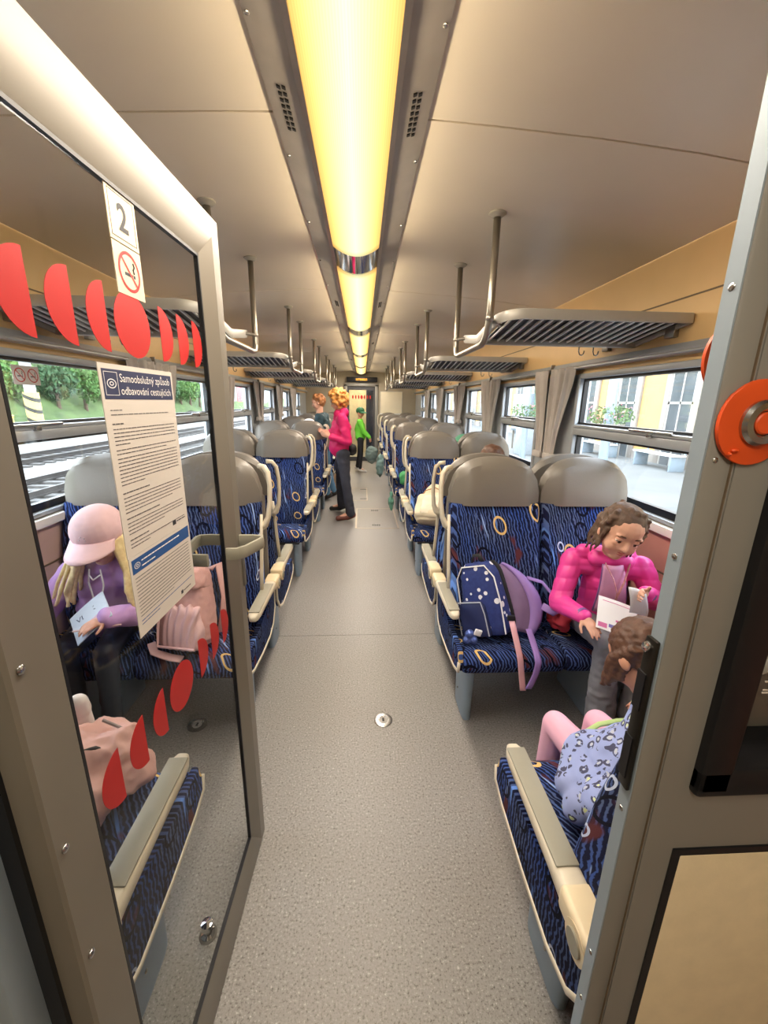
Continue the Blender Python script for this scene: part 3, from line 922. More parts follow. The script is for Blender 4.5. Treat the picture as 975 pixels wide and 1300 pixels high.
# ------------------------------------------------------------------ notices on the glass
M_paper = pm('notice_paper', (208, 200, 190), .6, var=.01)
M_navy = pm('print_navy', (44, 50, 84), .6, var=.03)
M_blue = pm('print_blue', (30, 78, 138), .6, var=.03)
M_ink = pm('print_grey', (96, 92, 92), .6, var=0)
M_inkb = pm('print_dark', (40, 40, 46), .6, var=0)
M_wink = pm('print_white', (236, 234, 232), .6, var=0)
NMATS = [M_paper, M_navy, M_blue, M_ink, M_inkb, M_wink]
TN = -.0185       # front of paper
def txtM(s, z, n): return DM @ Matrix(((1, 0, 0, s), (0, 0, 1, n), (0, 1, 0, z), (0, 0, 0, 1)))
def eye_logo(m, s, z, w, n):
    for r, wd in ((1.0, .16), (.45, .16)):
        pts = [(s + w * r * math.cos(a), z + w * .62 * r * math.sin(a)) for a in [2 * PI * k / 20 for k in range(20)]]
        pin = [(s + w * (r - wd) * math.cos(a), z + w * .62 * (r - wd * 1.2) * math.sin(a)) for a in [2 * PI * k / 20 for k in range(20)]]
        m.loft([[V((a, n, b)) for a, b in pts], [V((a, n, b)) for a, b in pin]], True, False)
def lines(m, s0, s1, z, n, count, dz, seed, bold=False, last=.5):
    random.seed(seed)
    for k in range(count):
        x = s0; end = s1 if k < count - 1 else lerp(s0, s1, last)
        while x < end:
            wd = random.uniform(.004, .016); xe = min(x + wd, end)
            m.bb(x, xe, n, n + .0002, z - k * dz, z - k * dz + (.0021 if bold else .0015)); x = xe + .0016
def plate(m, a, b, c, d_, n0=-.0198, n1=None): m.bb(a, b, n0, TN if n1 is None else n1, c, d_)
n_ = thing('notice_sheet', 'upper paper notice on the glass door with dark navy heading', 'notice', DM @ V((-.392, -.019, 1.29)))
m = MB(); plate(m, -.507, -.278, 1.284, 1.602); dbuild(m, 'paper', M_paper, n_)
m = MB(); m.mi = 1; m.bb(-.500, -.284, TN, TN + .0003, 1.548, 1.594); dbuild(m, 'header', NMATS, n_)
m = MB(); m.mi = 5
for a, b, c, d_ in ((-.496, -.462, 1.554, 1.5548), (-.496, -.462, 1.5892, 1.59), (-.496, -.4952, 1.554, 1.59), (-.4628, -.462, 1.554, 1.59)): m.bb(a, b, TN + .0003, TN + .0006, c, d_)
m.xform(DM); mm = MB(); 
eye_logo(mm, -.479, 1.572, .012, TN + .0006)
mm.xform(DM)
tmp = bpy.data.meshes.new('t'); mm.bm.to_mesh(tmp); mm.bm.free(); k0 = len(m.bm.faces); m.bm.from_mesh(tmp); m.bm.faces.ensure_lookup_table()
for f in m.bm.faces[k0:]: f.material_index = 5
text_mesh('Samoobslužný způsob', .0188, txtM(-.457, 1.5755, TN + .0007), m, sx=.98)
text_mesh('odbavování cestujících', .0188, txtM(-.457, 1.5555, TN + .0007), m, sx=.98)
m.build('heading_print', NMATS, n_)
m = MB(); m.mi = 3
lines(m, -.492, -.300, 1.530, TN + .0001, 1, .005, 1, last=.16); lines(m, -.492, -.300, 1.523, TN + .0001, 1, .005, 2, last=.95)
lines(m, -.492, -.450, 1.508, TN + .0001, 1, .005, 3, True, last=.7)
lines(m, -.492, -.292, 1.500, TN + .0001, 5, .0062, 4, last=.2)
lines(m, -.492, -.292, 1.466, TN + .0001, 2, .0062, 5, last=.8); lines(m, -.492, -.292, 1.452, TN + .0001, 8, .0062, 6, last=.35)
lines(m, -.492, -.400, 1.394, TN + .0001, 1, .005, 7, True, last=.9); lines(m, -.492, -.292, 1.386, TN + .0001, 5, .0062, 8, last=.8)
lines(m, -.492, -.380, 1.350, TN + .0001, 1, .005, 9, True, last=.95); lines(m, -.492, -.292, 1.342, TN + .0001, 4, .0062, 10, last=.6)
lines(m, -.492, -.430, 1.312, TN + .0001, 1, .005, 11, True, last=.95); lines(m, -.492, -.292, 1.305, TN + .0001, 2, .0062, 12, last=.3)
m.mi = 4; m.bb(-.345, -.331, TN, TN + .0002, 1.296, 1.306); lines(m, -.328, -.290, 1.300, TN + .0001, 1, .005, 13, True, last=1)
dbuild(m, 'body_print', NMATS, n_)
n_ = thing('notice_sheet', 'lower paper notice on the glass door with mid blue heading', 'notice', DM @ V((-.392, -.019, 1.13)))
m = MB(); plate(m, -.505, -.277, 1.132, 1.2835); dbuild(m, 'paper', M_paper, n_)
m = MB(); m.mi = 2; m.bb(-.499, -.283, TN, TN + .0003, 1.252, 1.278); dbuild(m, 'header', NMATS, n_)
m = MB(); m.mi = 5; lines(m, -.470, -.310, 1.268, TN + .0003, 1, .005, 21, True, .9); lines(m, -.470, -.420, 1.258, TN + .0003, 1, .005, 22, True, .9)
eye_logo(m, -.484, 1.265, .009, TN + .0006)
m.mi = 3; lines(m, -.494, -.290, 1.242, TN + .0001, 12, .0066, 23, last=.6)
m.mi = 2; lines(m, -.494, -.290, 1.160, TN + .0001, 2, .0066, 24, last=.3)
m.mi = 4; m.bb(-.345, -.336, TN, TN + .0002, 1.140, 1.148); lines(m, -.333, -.300, 1.143, TN + .0001, 1, .005, 25, True, 1)
dbuild(m, 'body_print', NMATS, n_)
M_plate = pm('sign_plate', (216, 198, 170), .5, var=.01)
n_ = thing('class_sign', 'square sign reading 2 stuck high on the glass door', 'sign', DM @ V((-.385, -.019, 1.8)))
m = MB(); plate(m, -.425, -.344, 1.795, 1.872); dbuild(m, 'plate', M_plate, n_)
m = MB()
for a, b, c, d_ in ((-.419, -.350, 1.801, 1.8022), (-.419, -.350, 1.8648, 1.866), (-.419, -.4178, 1.801, 1.866), (-.3512, -.350, 1.801, 1.866)): m.bb(a, b, TN, TN + .0003, c, d_)
m.xform(DM); text_mesh('2', .056, txtM(-.3845, 1.8145, TN + .0004), m, 'CENTER', bold=.0012)
m.build('numeral', M_inkb, n_)
n_ = thing('no_smoking_sign', 'round red no smoking pictogram below the 2 sign', 'sign', DM @ V((-.385, -.019, 1.72)))
m = MB(); plate(m, -.424, -.344, 1.717, 1.793); dbuild(m, 'plate', M_plate, n_)
def annulus(m, s, z, r0, r1, n, N=32):
    m.loft([[V((s + r * math.cos(2 * PI * k / N), n, z + r * math.sin(2 * PI * k / N))) for k in range(N)] for r in (r0, r1)], True, False)
def nosmoke(m, s, z, r, n, mi_ink, mi_red):
    m.mi = mi_ink
    m.bb(s - .45 * r, s + .30 * r, n, n + .0002, z - .22 * r, z - .06 * r); m.bb(s + .36 * r, s + .52 * r, n, n + .0002, z - .22 * r, z - .06 * r)
    m.tube([(s + .44 * r, n, z), (s + .38 * r, n, z + .2 * r), (s + .50 * r, n, z + .36 * r), (s + .42 * r, n, z + .55 * r)], .045 * r, 6)
    m.mi = mi_red
    annulus(m, s, z, r, r * .84, n + .0003)
    d_ = V((.707, 0, -.707)); q = V((.707, 0, .707)); c0 = V((s, n + .0003, z))
    m.loft([[c0 - d_ * .86 * r + q * .07 * r, c0 - d_ * .86 * r - q * .07 * r, ], [c0 + d_ * .86 * r + q * .07 * r, c0 + d_ * .86 * r - q * .07 * r]], False, False)
m = MB(); nosmoke(m, -.384, 1.755, .031, TN + .0001, 0, 1); dbuild(m, 'pictogram', [M_inkb, M_red], n_)

# push button on the right jamb (and its twin on the saloon side)
M_or = pm('orange_plastic', (226, 84, 30), .45, var=.04)
def button(y, s, x, z, label):
    th = thing('door_button', label, 'push button', (x, y, z), 0)
    m = MB(); m.prism([(x + .037 * math.cos(a), z + .040 * math.sin(a)) for a in [2 * PI * k / 36 for k in range(36)]], 'y', y, y + s * .004, .0012); m.build('orange_plate', M_or, th)
    rot = Euler((PI / 2 if s < 0 else -PI / 2, 0, 0)).to_matrix()
    m = MB(); m.lathe([(.0215, 0), (.0215, .003), (.019, .0065), (.014, .0075), (.0115, .005), (.0115, .001)], (x + .004, y + s * .004, z), 30, rot); m.build('metal_ring', M_steel, th)
    m = MB(); m.lathe([(.0105, 0), (.0105, .005), (.009, .0062), (.001, .0062)], (x + .004, y + s * .004, z), 26, rot); m.build('push_cap', M_or, th)
    m = MB(); m.ell((x - .016, y + s * .0045, z - .026), (.004, .003, .0018), None, 10, 6); m.ell((x - .021, y + s * .0045, z - .0295), (.002, .003, .002), None, 10, 6); m.build('raised_mark', M_or, th)
button(.380, -1, .402, 1.536, 'orange push button with steel ring on the right door jamb')
button(.440, 1, .427, 1.600, 'sliver of an orange button plate past the right jamb edge')
# ------------------------------------------------------------------ lamps of the place, plus an added vestibule fill
def area(name, loc, sx_, sy_, watt, c, rx=0.0):
    l = bpy.data.lights.new(name, 'AREA'); l.shape = 'RECTANGLE'; l.size = sx_; l.size_y = sy_
    l.energy = watt; l.color = c
    o = bpy.data.objects.new(name, l); COL.objects.link(o); o.location = loc; o.rotation_euler = (rx, 0, 0)
    return o
for a, b in LS:
    for s_ in (-1, 1):          # light leaving the sides of the bulging diffuser
        l_ = area('tube_side_light', (s_ * .118, (a + b) / 2, 2.212), .03, b - a, SIDE_W, (1.0, .80, .50)); l_.rotation_euler = (0, s_ * -1.15, 0)
    area('tube_light', (0, (a + b) / 2, 2.196), .19, b - a, TUBE_W, (1.0, .885, .76))
area('vestibule_fill', (0, -.45, 2.18), .30, .8, VEST_W, (1.0, .92, .80))  # added fill behind the camera, brightens the near partition
th = thing('vestibule_fill_lamp', 'added warm fill light on the unseen vestibule ceiling behind the camera', 'ceiling light', (0, -.45, 2.25))
m = MB(); m.bb(-.16, .16, -.86, -.04, 2.20, 2.26, .01); m.build('diffuser', em('vestibule_fill_glow', (255, 226, 160), 1.0), th)
m = MB(); m.bb(-.19, .19, -.89, -.01, 2.24, 2.36, .01); m.build('housing', M_flange, th)
area('end_vestibule_light', (0, 12.05, 2.17), .6, .8, 14, (1.0, .86, .60))

# ------------------------------------------------------------------ outside, platform side
ZP = -.32
M_plat = pm('platform_paving', (92, 94, 93), .85, var=.14, vs=.7)
m = MB(); m.bb(1.95, 60, -30, 120, ZP - .6, ZP); struct(m.build('platform', M_plat))
m = MB(); m.bb(1.93, 2.25, -30, 120, ZP, ZP + .004); m.bb(2.9, 3.0, -30, 120, ZP, ZP + .004); struct(m.build('platform_line', pm('platform_edge_paint', (120, 120, 116), .8)))
M_stuc = pm('yellow_render', (180, 146, 94), .85, var=.05, vs=1.5)
M_stone = pm('pale_stone', (134, 127, 119), .8, var=.05)
M_pane_o = pm('station_window_glass', (88, 92, 94), .15, var=.2, vs=1.2)
M_gdoor = pm('green_paint', (52, 96, 80), .5)
bd = thing('station_building', 'yellow rendered station building with stone window surrounds along the platform', 'building', (10.2, 20, ZP))
m = MB(); m.bb(10.05, 14, -12, 70, ZP, 6.5); m.build('wall', M_stuc, bd)
m = MB(); m.bb(10.0, 10.05, -12, 70, ZP, ZP + .35); m.build('plinth', M_stone, bd)
k = 0
for y in [4.6 + 2.72 * i for i in range(-3, 20)]:
    k += 1
    green = k in (11, 17)
    a, b, z1 = y - .75, y + .75, 2.80
    m = MB(); w_ = .22
    m.bb(9.96, 10.05, a, a + w_, ZP, z1, .01); m.bb(9.96, 10.05, b - w_, b, ZP, z1, .01); m.bb(9.94, 10.05, a - .04, b + .04, z1 - w_, z1 + .05, .01)
    f_ = m.build('window_surround', M_stone, bd)
    m = MB()
    m.bb(9.99, 10.05, a + w_, b - w_, ZP, z1 - w_)
    pn = m.build('door_leaf' if green else 'pane', M_gdoor if green else M_pane_o, f_)
    if not green:
        m = MB(); m.bb(9.975, 10.0, y - .03, y + .03, ZP, z1 - w_); m.bb(9.975, 10.0, a + w_, b - w_, 1.62, 1.70); m.bb(9.975, 10.0, a + w_, a + w_ + .07, ZP, z1 - w_); m.bb(9.975, 10.0, b - w_ - .07, b - w_, ZP, z1 - w_)
        m.build('sash', pm('sash_paint', (150, 146, 140), .5), f_)
M_colm = pm('canopy_column_paint', (128, 142, 152), .5)
M_leaf = pm('leaf_green', (84, 106, 66), .8, var=.35, vs=14)
M_flow = pm('flower_pink', (206, 120, 130), .7, var=.2, vs=20)
def leafy(mb, c, r, n, size, seed, squash=.8):
    random.seed(seed)
    for i in range(n):
        d = V((random.gauss(0, 1), random.gauss(0, 1), random.gauss(0, 1))).normalized() * (r * random.uniform(.55, 1.05))
        d.z *= squash
        rot = Euler((random.uniform(0, 6), random.uniform(0, 6), random.uniform(0, 6))).to_matrix()
        p = V(c) + d; s_ = size * random.uniform(.6, 1.3)
        q = [p + rot @ V((x * s_, yy * s_, zz * s_)) for x, yy, zz in ((-1, 0, 0), (0, -.45, .12), (1, 0, 0), (0, .45, .12))]
        vs = [mb.bm.verts.new(t_) for t_ in q]
        f = mb.bm.faces.new(vs); f.material_index = mb.mi
for i, (y, lb) in enumerate(((7.55, 'steel canopy column with flower basket outside the nearest right window'), (11.5, 'steel canopy column with plants outside the second right window'), (15.6, 'steel canopy column outside the third right window'), (19.8, 'steel canopy column farther along the platform'))):
    th = thing('canopy_column', lb, 'column', (4.6, y, ZP), 0, 'columns on the platform')
    m = MB(); m.cyl((4.6, y, ZP), (4.6, y, 4.2), .085, n=16); m.lathe([(.16, 0), (.16, .05), (.10, .14), (.086, .3)], (4.6, y, ZP), 16); m.build('shaft', M_colm, th)
    if i < 2:
        m = MB(); m.lathe([(.05, -.30), (.22, -.16), (.28, 0), (.26, 0)], (4.6, y, 1.22), 18); bk = m.build('basket', M_stone, th)
        m = MB(); leafy(m, (4.6, y, 1.36), .42, 360, .042, i + 3, .5); m.mi = 1; leafy(m, (4.6, y, 1.42), .40, 60, .026, i + 30, .5); m.build('flowers', [M_leaf, M_flow], bk)
th = thing('litter_bin', 'tall grey square bin on the platform outside the second right window', 'bin', (6.2, 15.5, ZP))
m = MB(); m.box((6.2, 15.5, ZP + .55), (.52, .52, 1.1), None, .03); m.build('body', pm('bin_grey', (132, 140, 146), .6), th)
m = MB(); m.box((6.2, 15.5, ZP + 1.13), (.58, .58, .08), None, .02); m.build('lid', M_greyd, th)
th = thing('info_cabinet', 'glass notice cabinet on legs outside the second right window', 'notice cabinet', (6.6, 16.6, ZP))
m = MB(); m.box((6.6, 17.0, 1.2), (.14, 1.9, 1.5), None, .02); m.build('case', pm('cabinet_frame', (92, 104, 112), .5), th)
m = MB(); m.box((6.52, 17.0, 1.2), (.02, 1.7, 1.3)); m.build('pane', pm('cabinet_sheet', (168, 180, 180), .3, var=.2, vs=3), th)
for yy in (16.2, 17.8):
    m = MB(); m.cyl((6.6, yy, ZP), (6.6, yy, .5), .04); m.build('leg', M_greyd, th)
for i, (y, lb) in enumerate(((12.3, 'white slatted bench by the station wall, nearer one'), (15.6, 'white slatted bench by the station wall, farther one'))):
    th = thing('platform_bench', lb, 'bench', (9.2, y, ZP), 0, 'benches on the platform')
    m = MB()
    for j in range(4): m.bb(9.0 + .11 * j, 9.09 + .11 * j, y - .9, y + .9, ZP + .44, ZP + .48, .008)
    m.build('seat', M_white, th)
    m = MB()
    for j in range(3): m.bb(9.46, 9.49, y - .9, y + .9, ZP + .56 + .13 * j, ZP + .66 + .13 * j, .008)
    m.build('backrest', M_white, th)
    for yy in (y - .8, y + .8):
        m = MB(); m.bb(9.02, 9.48, yy - .03, yy + .03, ZP, ZP + .44, .008); m.bb(9.43, 9.47, yy - .03, yy + .03, ZP + .4, ZP + .92, .008); m.build('leg', M_colm, th)

# ------------------------------------------------------------------ outside, track side
ZG = -1.2
M_ball = pm('track_ballast', (112, 110, 108), .95, var=.2, vs=6, bump=.5, bs=14)
M_ground = pm('yard_ground', (92, 90, 84), .95, var=.2, vs=.5)
m = MB(); m.bb(-90, -1.9, -60, 240, ZG - .3, ZG - .12); struct(m.build('ground', M_ground))
m = MB()
for x in (-9.6, -14.4, -31.5): m.prism([(x - 1.9, ZG - .12), (x - 1.3, ZG + .02), (x + 1.3, ZG + .02), (x + 1.9, ZG - .12)], 'y', -60, 240)
tag(m.build('ballast', M_ball), 'pale stone ballast under the rails', 'ballast')['kind'] = 'stuff'
M_rail = pm('rail_steel', (70, 68, 68), .4, .6)
M_tie = pm('concrete_sleeper', (78, 76, 74), .9)
for x, lb in ((-9.6, 'nearest railway track beyond the left windows'), (-14.4, 'second railway track beyond the left windows'), (-31.5, 'farthest railway track, past the long platform kerb')):
    th = thing('railway_track', lb, 'track', (x, 20, ZG), 0, 'tracks outside the left windows')
    for r in (-.75, .75):
        m = MB(); m.bb(x + r - .07, x + r + .07, -60, 240, ZG + .10, ZG + .14); m.bb(x + r - .02, x + r + .02, -60, 240, ZG + .14, ZG + .24); m.bb(x + r - .035, x + r + .035, -60, 240, ZG + .24, ZG + .28); m.build('rail', M_rail, th)
    m = MB()
    for k in range(120): m.bb(x - 1.25, x + 1.25, -6 + .65 * k, -5.75 + .65 * k, ZG + .022, ZG + .10)
    sl = m.build('sleepers', M_tie, th); sl['kind'] = 'stuff'
m = MB(); m.bb(-26.6, -22.0, -60, 240, ZG - .12, ZG + .02); m.bb(-25.4, -22.0, -60, 240, ZG, ZG + .42); m.mi = 1; m.bb(-21.99, -21.97, -60, 240, ZG - .1, ZG + .30)
struct(m.build('platform_island', [pm('kerb_stone', (118, 118, 116), .9, var=.1), pm('kerb_dark_face', (52, 52, 52), .9)]))
M_hill = pm('hill_grass', (70, 88, 48), .95, var=.3, vs=.6)
m = MB()
m.grid(lambda u, v: V((-40 - 50 * u, -60 + 300 * v, ZG - .2 + 24 * u ** .7 + 1.2 * nz((u * 9, v * 40, 1)))), 14, 60)
struct(m.build('hill', M_hill))
random.seed(11)
M_leaves = [pm('tree_leaves_mid', (62, 96, 42), .85, var=.3, vs=2.0), pm('tree_leaves_pale', (88, 120, 58), .85, var=.3, vs=2.0), pm('tree_leaves_deep', (46, 76, 44), .85, var=.3, vs=2.0)]
M_bark = pm('bark', (86, 72, 58), .9)
kinds = ['mid green leafy tree on the bank beyond the tracks', 'pale green leafy tree on the bank beyond the tracks', 'deep green leafy tree on the bank beyond the tracks']
for i in range(45):
    x = -41.2 - (i // 15) * 5.6 - random.random() * .4; y = 32 + (i % 15) * 5.6 + (i // 15) * 2.8; r = random.uniform(2.5, 2.8)
    z0 = ZG + 1.4 + ((-40 - x) / 50) ** .7 * 24
    th = thing('bank_tree', kinds[i % 3], 'tree', (x, y, z0), 0, 'trees beyond the tracks, ' + ['mid green', 'pale green', 'deep green'][i % 3])
    m = MB(); m.cyl((x, y, z0 - 3), (x, y, z0 + r * .5), .3, .16, 8); m.build('trunk', M_bark, th)
    m = MB()
    for j in range(5):
        c = (x + random.uniform(-.5, .5) * r, y + random.uniform(-.5, .5) * r, z0 + r * random.uniform(.1, .9))
        leafy(m, c, r * .56, 190, .36, i * 10 + j, 1.1)
    m.build('foliage', M_leaves[i % 3], th)
th = thing('striped_pole', 'grey mast with yellow and black striped base beyond the tracks', 'mast', (-28.0, 37.5, ZG))
m = MB(); m.cyl((-28, 37.5, ZG), (-28, 37.5, 14), .42, .36, 14); m.build('shaft', pm('mast_grey', (148, 150, 150), .6), th)
t = NT('hazard_stripes'); c_ = t.coord('Object'); s3 = t.n('ShaderNodeSeparateXYZ'); t.t.links.new(c_, s3.inputs[0])
st = t.math('GREATER_THAN', t.math('FRACT', t.math('ADD', t.math('MULTIPLY', s3.outputs['Z'], 1.05), t.math('MULTIPLY', s3.outputs['X'], .5))), .66)
t.base(t.mix(st, lin((206, 190, 106)), lin((52, 50, 46))), .7)
m = MB(); m.cyl((-28, 37.5, ZG), (-28, 37.5, 1.9), .56, n=16); m.build('striped_sleeve', t.m, th)
th = thing('yellow_railing', 'small yellow hand railing by the striped mast', 'railing', (-28.4, 35.0, ZG))
m = MB()
for q in (0, 1.2): m.cyl((-28.4, 34.4 + q, ZG), (-28.4, 34.4 + q, ZG + 1.2), .09)
m.cyl((-28.4, 34.3, ZG + 1.2), (-28.4, 35.7, ZG + 1.2), .09); m.build('bars', pm('railing_yellow', (196, 170, 90), .6), th)
th = thing('tarp_heap', 'pale blue tarpaulin heap by the nearest track', 'tarpaulin', (-6.5, 8.7, ZG))
m = MB(); random.seed(5)
for k in range(9): m.ell((-6.5 + random.uniform(-.5, .5), 8.3 + k * .12, ZG + .05), (random.uniform(.35, .6), .4, random.uniform(.18, .34)))
th2 = blob_build('cloth', m, pm('tarp_blue', (126, 166, 186), .5, var=.15), th, .06, 3)
m = MB(); m.box((-6.7, 10.2, ZG + .1), (.5, .4, .44), None, .04); tag(m.build('yellow_crate', pm('crate_yellow', (196, 160, 70), .6)), 'yellow crate beside the blue tarpaulin', 'crate')
# far building with red hoardings
bd = thing('depot_building', 'white depot building with red hoardings beyond the tracks', 'building', (-46, 150, ZG))
m = MB(); m.bb(-60, -42, 126, 190, ZG, 7.5); m.build('wall', pm('depot_wall', (124, 126, 126), .8, var=.05, vs=.4), bd)
for k, (y, wd, z, h, c) in enumerate(((127, 4, 2, 3.4, 0), (133, 3, 2.6, 3, 1), (137, 3, 1, 5, 0), (141, 2, 3, 2.4, 2), (145, 6, .6, 5.6, 0), (156, 4, 2, 3, 1))):
    m = MB(); m.bb(-42, -41.9, y, y + wd, z, z + h)
    m.build('hoarding', [pm('hoarding_red', (176, 60, 62), .6), pm('hoarding_pink', (190, 120, 134), .6), pm('hoarding_teal', (90, 140, 144), .6)][c], bd)
# pictogram sticker on the first left window
th = thing('window_sticker', 'pair of round red prohibition pictograms on the first left window', 'sticker', (-1.445, 1.96, 1.62))
m = MB(); m.bb(-1.4458, -1.445, 1.895, 2.045, 1.60, 1.68); m.build('film', pm('sticker_film', (214, 206, 204), .6, var=.01), th)
m = MB()
for k, yy in enumerate((1.934, 2.006)):
    mm = MB(); nosmoke(mm, 0, 0, .030, 0, 0, 1)
    mm.xform(Matrix(((0, 1, 0, -1.4448), (1, 0, 0, yy), (0, 0, 1, 1.64), (0, 0, 0, 1))))
    tmp = bpy.data.meshes.new('t'); mm.bm.to_mesh(tmp); mm.bm.free(); m.bm.from_mesh(tmp)
m.build('pictograms', [M_inkb, M_red], th)
# ------------------------------------------------------------------ people
M_skin = pm('skin_fair', (222, 170, 146), .55, var=.05, vs=18, spec=.35)
M_skin2 = pm('skin_warm', (206, 150, 122), .55, var=.05, vs=18, spec=.35)
M_lips = pm('lips', (186, 104, 98), .45, var=.03)
M_eyew = pm('eye_white', (232, 228, 222), .2, var=0)
M_iris = pm('iris_dark', (52, 36, 28), .15, var=0)
M_brow = pm('brow_brown', (96, 70, 52), .8)

def frame(face, up):
    f = V(face).normalized(); u = V(up); u = (u - f * u.dot(f)).normalized(); x = f.cross(u)
    return Matrix(((x.x, f.x, u.x), (x.y, f.y, u.y), (x.z, f.z, u.z)))
def hd(M, c, s, p): return V(c) + M @ (V(p) * s)
def head_mesh(m, M, c, s):
    E_ = lambda p, r: m.ell(hd(M, c, s, p), tuple(x * s for x in r), M, 18, 12)
    E_((0, -.06, .13), (.355, .43, .37)); E_((0, .09, -.10), (.30, .28, .36)); E_((0, .19, -.37), (.13, .12, .11))
    for q in (-1, 1):
        E_((q * .15, .20, -.17), (.14, .13, .14)); E_((q * .36, -.03, -.06), (.045, .085, .125)); E_((q * .15, .29, .10), (.11, .06, .035))
        E_((q * .15, .27, -.07), (.10, .06, .05))
    m.cap(hd(M, c, s, (0, .33, .02)), hd(M, c, s, (0, .405, -.12)), .03 * s, .05 * s)
    for q in (-1, 1): m.ell(hd(M, c, s, (q * .05, .36, -.135)), .035 * s, None, 10, 8)
    m.ell(hd(M, c, s, (0, .315, -.255)), (.10 * s, .04 * s, .045 * s), M, 12, 8)
def face_parts(th, M, c, s, gaze=(0, 0, 0), lid=None):
    lid = lid or M_skin
    for q in (-1, 1):
        m = MB(); m.ell(hd(M, c, s, (q * .145, .288, .005)), (.072 * s, .05 * s, .046 * s), M, 14, 10); ey = m.build('eye', M_eyew, th, sharp=0)
        m = MB(); m.ell(hd(M, c, s, (q * .145 + gaze[0], .325, .000 + gaze[1])), (.034 * s, .018 * s, .036 * s), M, 12, 8); m.build('iris', M_iris, ey, sharp=0)
        m = MB(); m.ell(hd(M, c, s, (q * .145, .286, .030)), (.080 * s, .062 * s, .040 * s), M, 14, 10); m.build('eyelid', lid, ey, sharp=0)
        m = MB(); m.tube([hd(M, c, s, (q * (.145 + a), .338 - abs(a) * .30, .004 - abs(a) * .10)) for a in (-.07, -.03, .03, .07)], .008 * s, 6); m.build('eyelashes', M_brow, ey, sharp=0)
        m = MB(); m.tube([hd(M, c, s, (q * (.145 + a), .350 - abs(a + .02) * .35, .115 - a * a * 4)) for a in (-.085, -.03, .03, .085)], [.012 * s, .017 * s, .016 * s, .008 * s], 6); m.build('eyebrow', M_brow, th, sharp=0)
    m = MB()
    m.tube([hd(M, c, s, (x, .345 - x * x * 3, -.238 + (.01 if abs(x) > .02 else 0))) for x in (-.09, -.045, 0, .045, .09)], [.008 * s, .018 * s, .016 * s, .018 * s, .008 * s], 8)
    m.tube([hd(M, c, s, (x, .340 - x * x * 3, -.272)) for x in (-.075, -.035, 0, .035, .075)], [.006 * s, .019 * s, .022 * s, .019 * s, .006 * s], 8)
    m.build('mouth', M_lips, th, sharp=0)
def curls(m, M, c, s, keep, n, r, seed, rad=(.40, .46, .42), off=(0, -.07, .13), jit=.05):
    random.seed(seed)
    for i in range(n):
        d = V((random.gauss(0, 1), random.gauss(0, 1), random.gauss(0, 1))).normalized()
        p = V((d.x * rad[0] + off[0], d.y * rad[1] + off[1], d.z * rad[2] + off[2]))
        if keep(p):
            p += V((random.uniform(-jit, jit), random.uniform(-jit, jit), random.uniform(-jit, jit)))
            m.ell(hd(M, c, s, p), r * s * random.uniform(.7, 1.25), None, 8, 6)
def hair_shell(m, M, c, s, back=-.04):
    m.ell(hd(M, c, s, (0, -.10, .17)), (.385 * s, .425 * s, .385 * s), M, 18, 12)
    m.ell(hd(M, c, s, (0, -.22, -.06)), (.33 * s, .27 * s, .36 * s), M, 16, 10)
def strand(m, pts, r0, r1): m.tube(pts, [lerp(r0, r1, i / (len(pts) - 1)) for i in range(len(pts))], 8)
def hand(m, w, d, nrm, L, curl, ts):
    d = V(d).normalized(); nrm = V(nrm); nrm = (nrm - d * nrm.dot(d)).normalized(); sd = d.cross(nrm) * ts
    R = Matrix((sd, d, nrm)).transposed()
    m.ell(w + d * .28 * L, (.215 * L, .28 * L, .105 * L), R, 14, 10)
    m.cap(w - d * .05 * L, w + d * .2 * L, .14 * L, .15 * L)
    for k, (o, ln) in enumerate(((.165, .37), (.055, .43), (-.055, .40), (-.16, .31))):
        p = w + d * (.47 - abs(o - .03) * .25) * L + sd * o * L
        a = (.25 + .08 * k) * curl; fan = sd * (o * .5)
        for j, f in enumerate((.46, .31, .23)):
            q = (d + fan) * math.cos(a) + nrm * math.sin(a)
            p2 = p + q.normalized() * ln * f * L
            m.cap(p, p2, (.056 - .005 * j) * L, (.051 - .005 * j) * L, 8)
            p = p2; a += .55 * curl
    p = w + d * .12 * L + sd * .15 * L
    q = (d * .62 + sd * .66 + nrm * .30).normalized(); p2 = p + q * .25 * L; m.cap(p, p2, .085 * L, .062 * L, 8)
    q = (d * .9 + sd * .30 + nrm * .40).normalized(); m.cap(p2, p2 + q * .20 * L, .060 * L, .047 * L, 8)

def P3(d): return {k: V(v) for k, v in d.items()}
def figure(th, J, k, M, hc, hs, skin, hands, voxel=.005, barelegs=False):
    """one continuous body: trunk, neck, head, arms, five-fingered hands, legs"""
    m = MB()
    m.cap(J['pel'], J['chest'], .105 * k, .115 * k); m.cap(J['shR'] * .8 + J['chest'] * .2, J['shL'] * .8 + J['chest'] * .2, .058 * k, .058 * k)
    m.cap(J['hipR'], J['hipL'], .085 * k, .085 * k); m.cap(J['chest'], J['neck'], .08 * k, .055 * k)
    nb = hd(M, hc, hs, (0, -.09, -.28)); m.cap(J['neck'] - V((0, 0, .03 * k)), nb, .058 * k, .050 * k)
    for s in 'RL':
        m.cap(J['sh' + s], J['el' + s], .050 * k, .038 * k); m.cap(J['el' + s], J['wr' + s], .038 * k, .026 * k)
        m.cap(J['hip' + s], J['kn' + s], .078 * k, .052 * k); m.cap(J['kn' + s], J['an' + s], .052 * k, .034 * k); m.cap(J['an' + s], J['to' + s], .034 * k, .028 * k)
        h = hands[s]; hand(m, J['wr' + s], h[0], h[1], h[2], h[3], h[4])
    head_mesh(m, M, hc, hs)
    return blob_build('body', m, skin, th, voxel, 3)
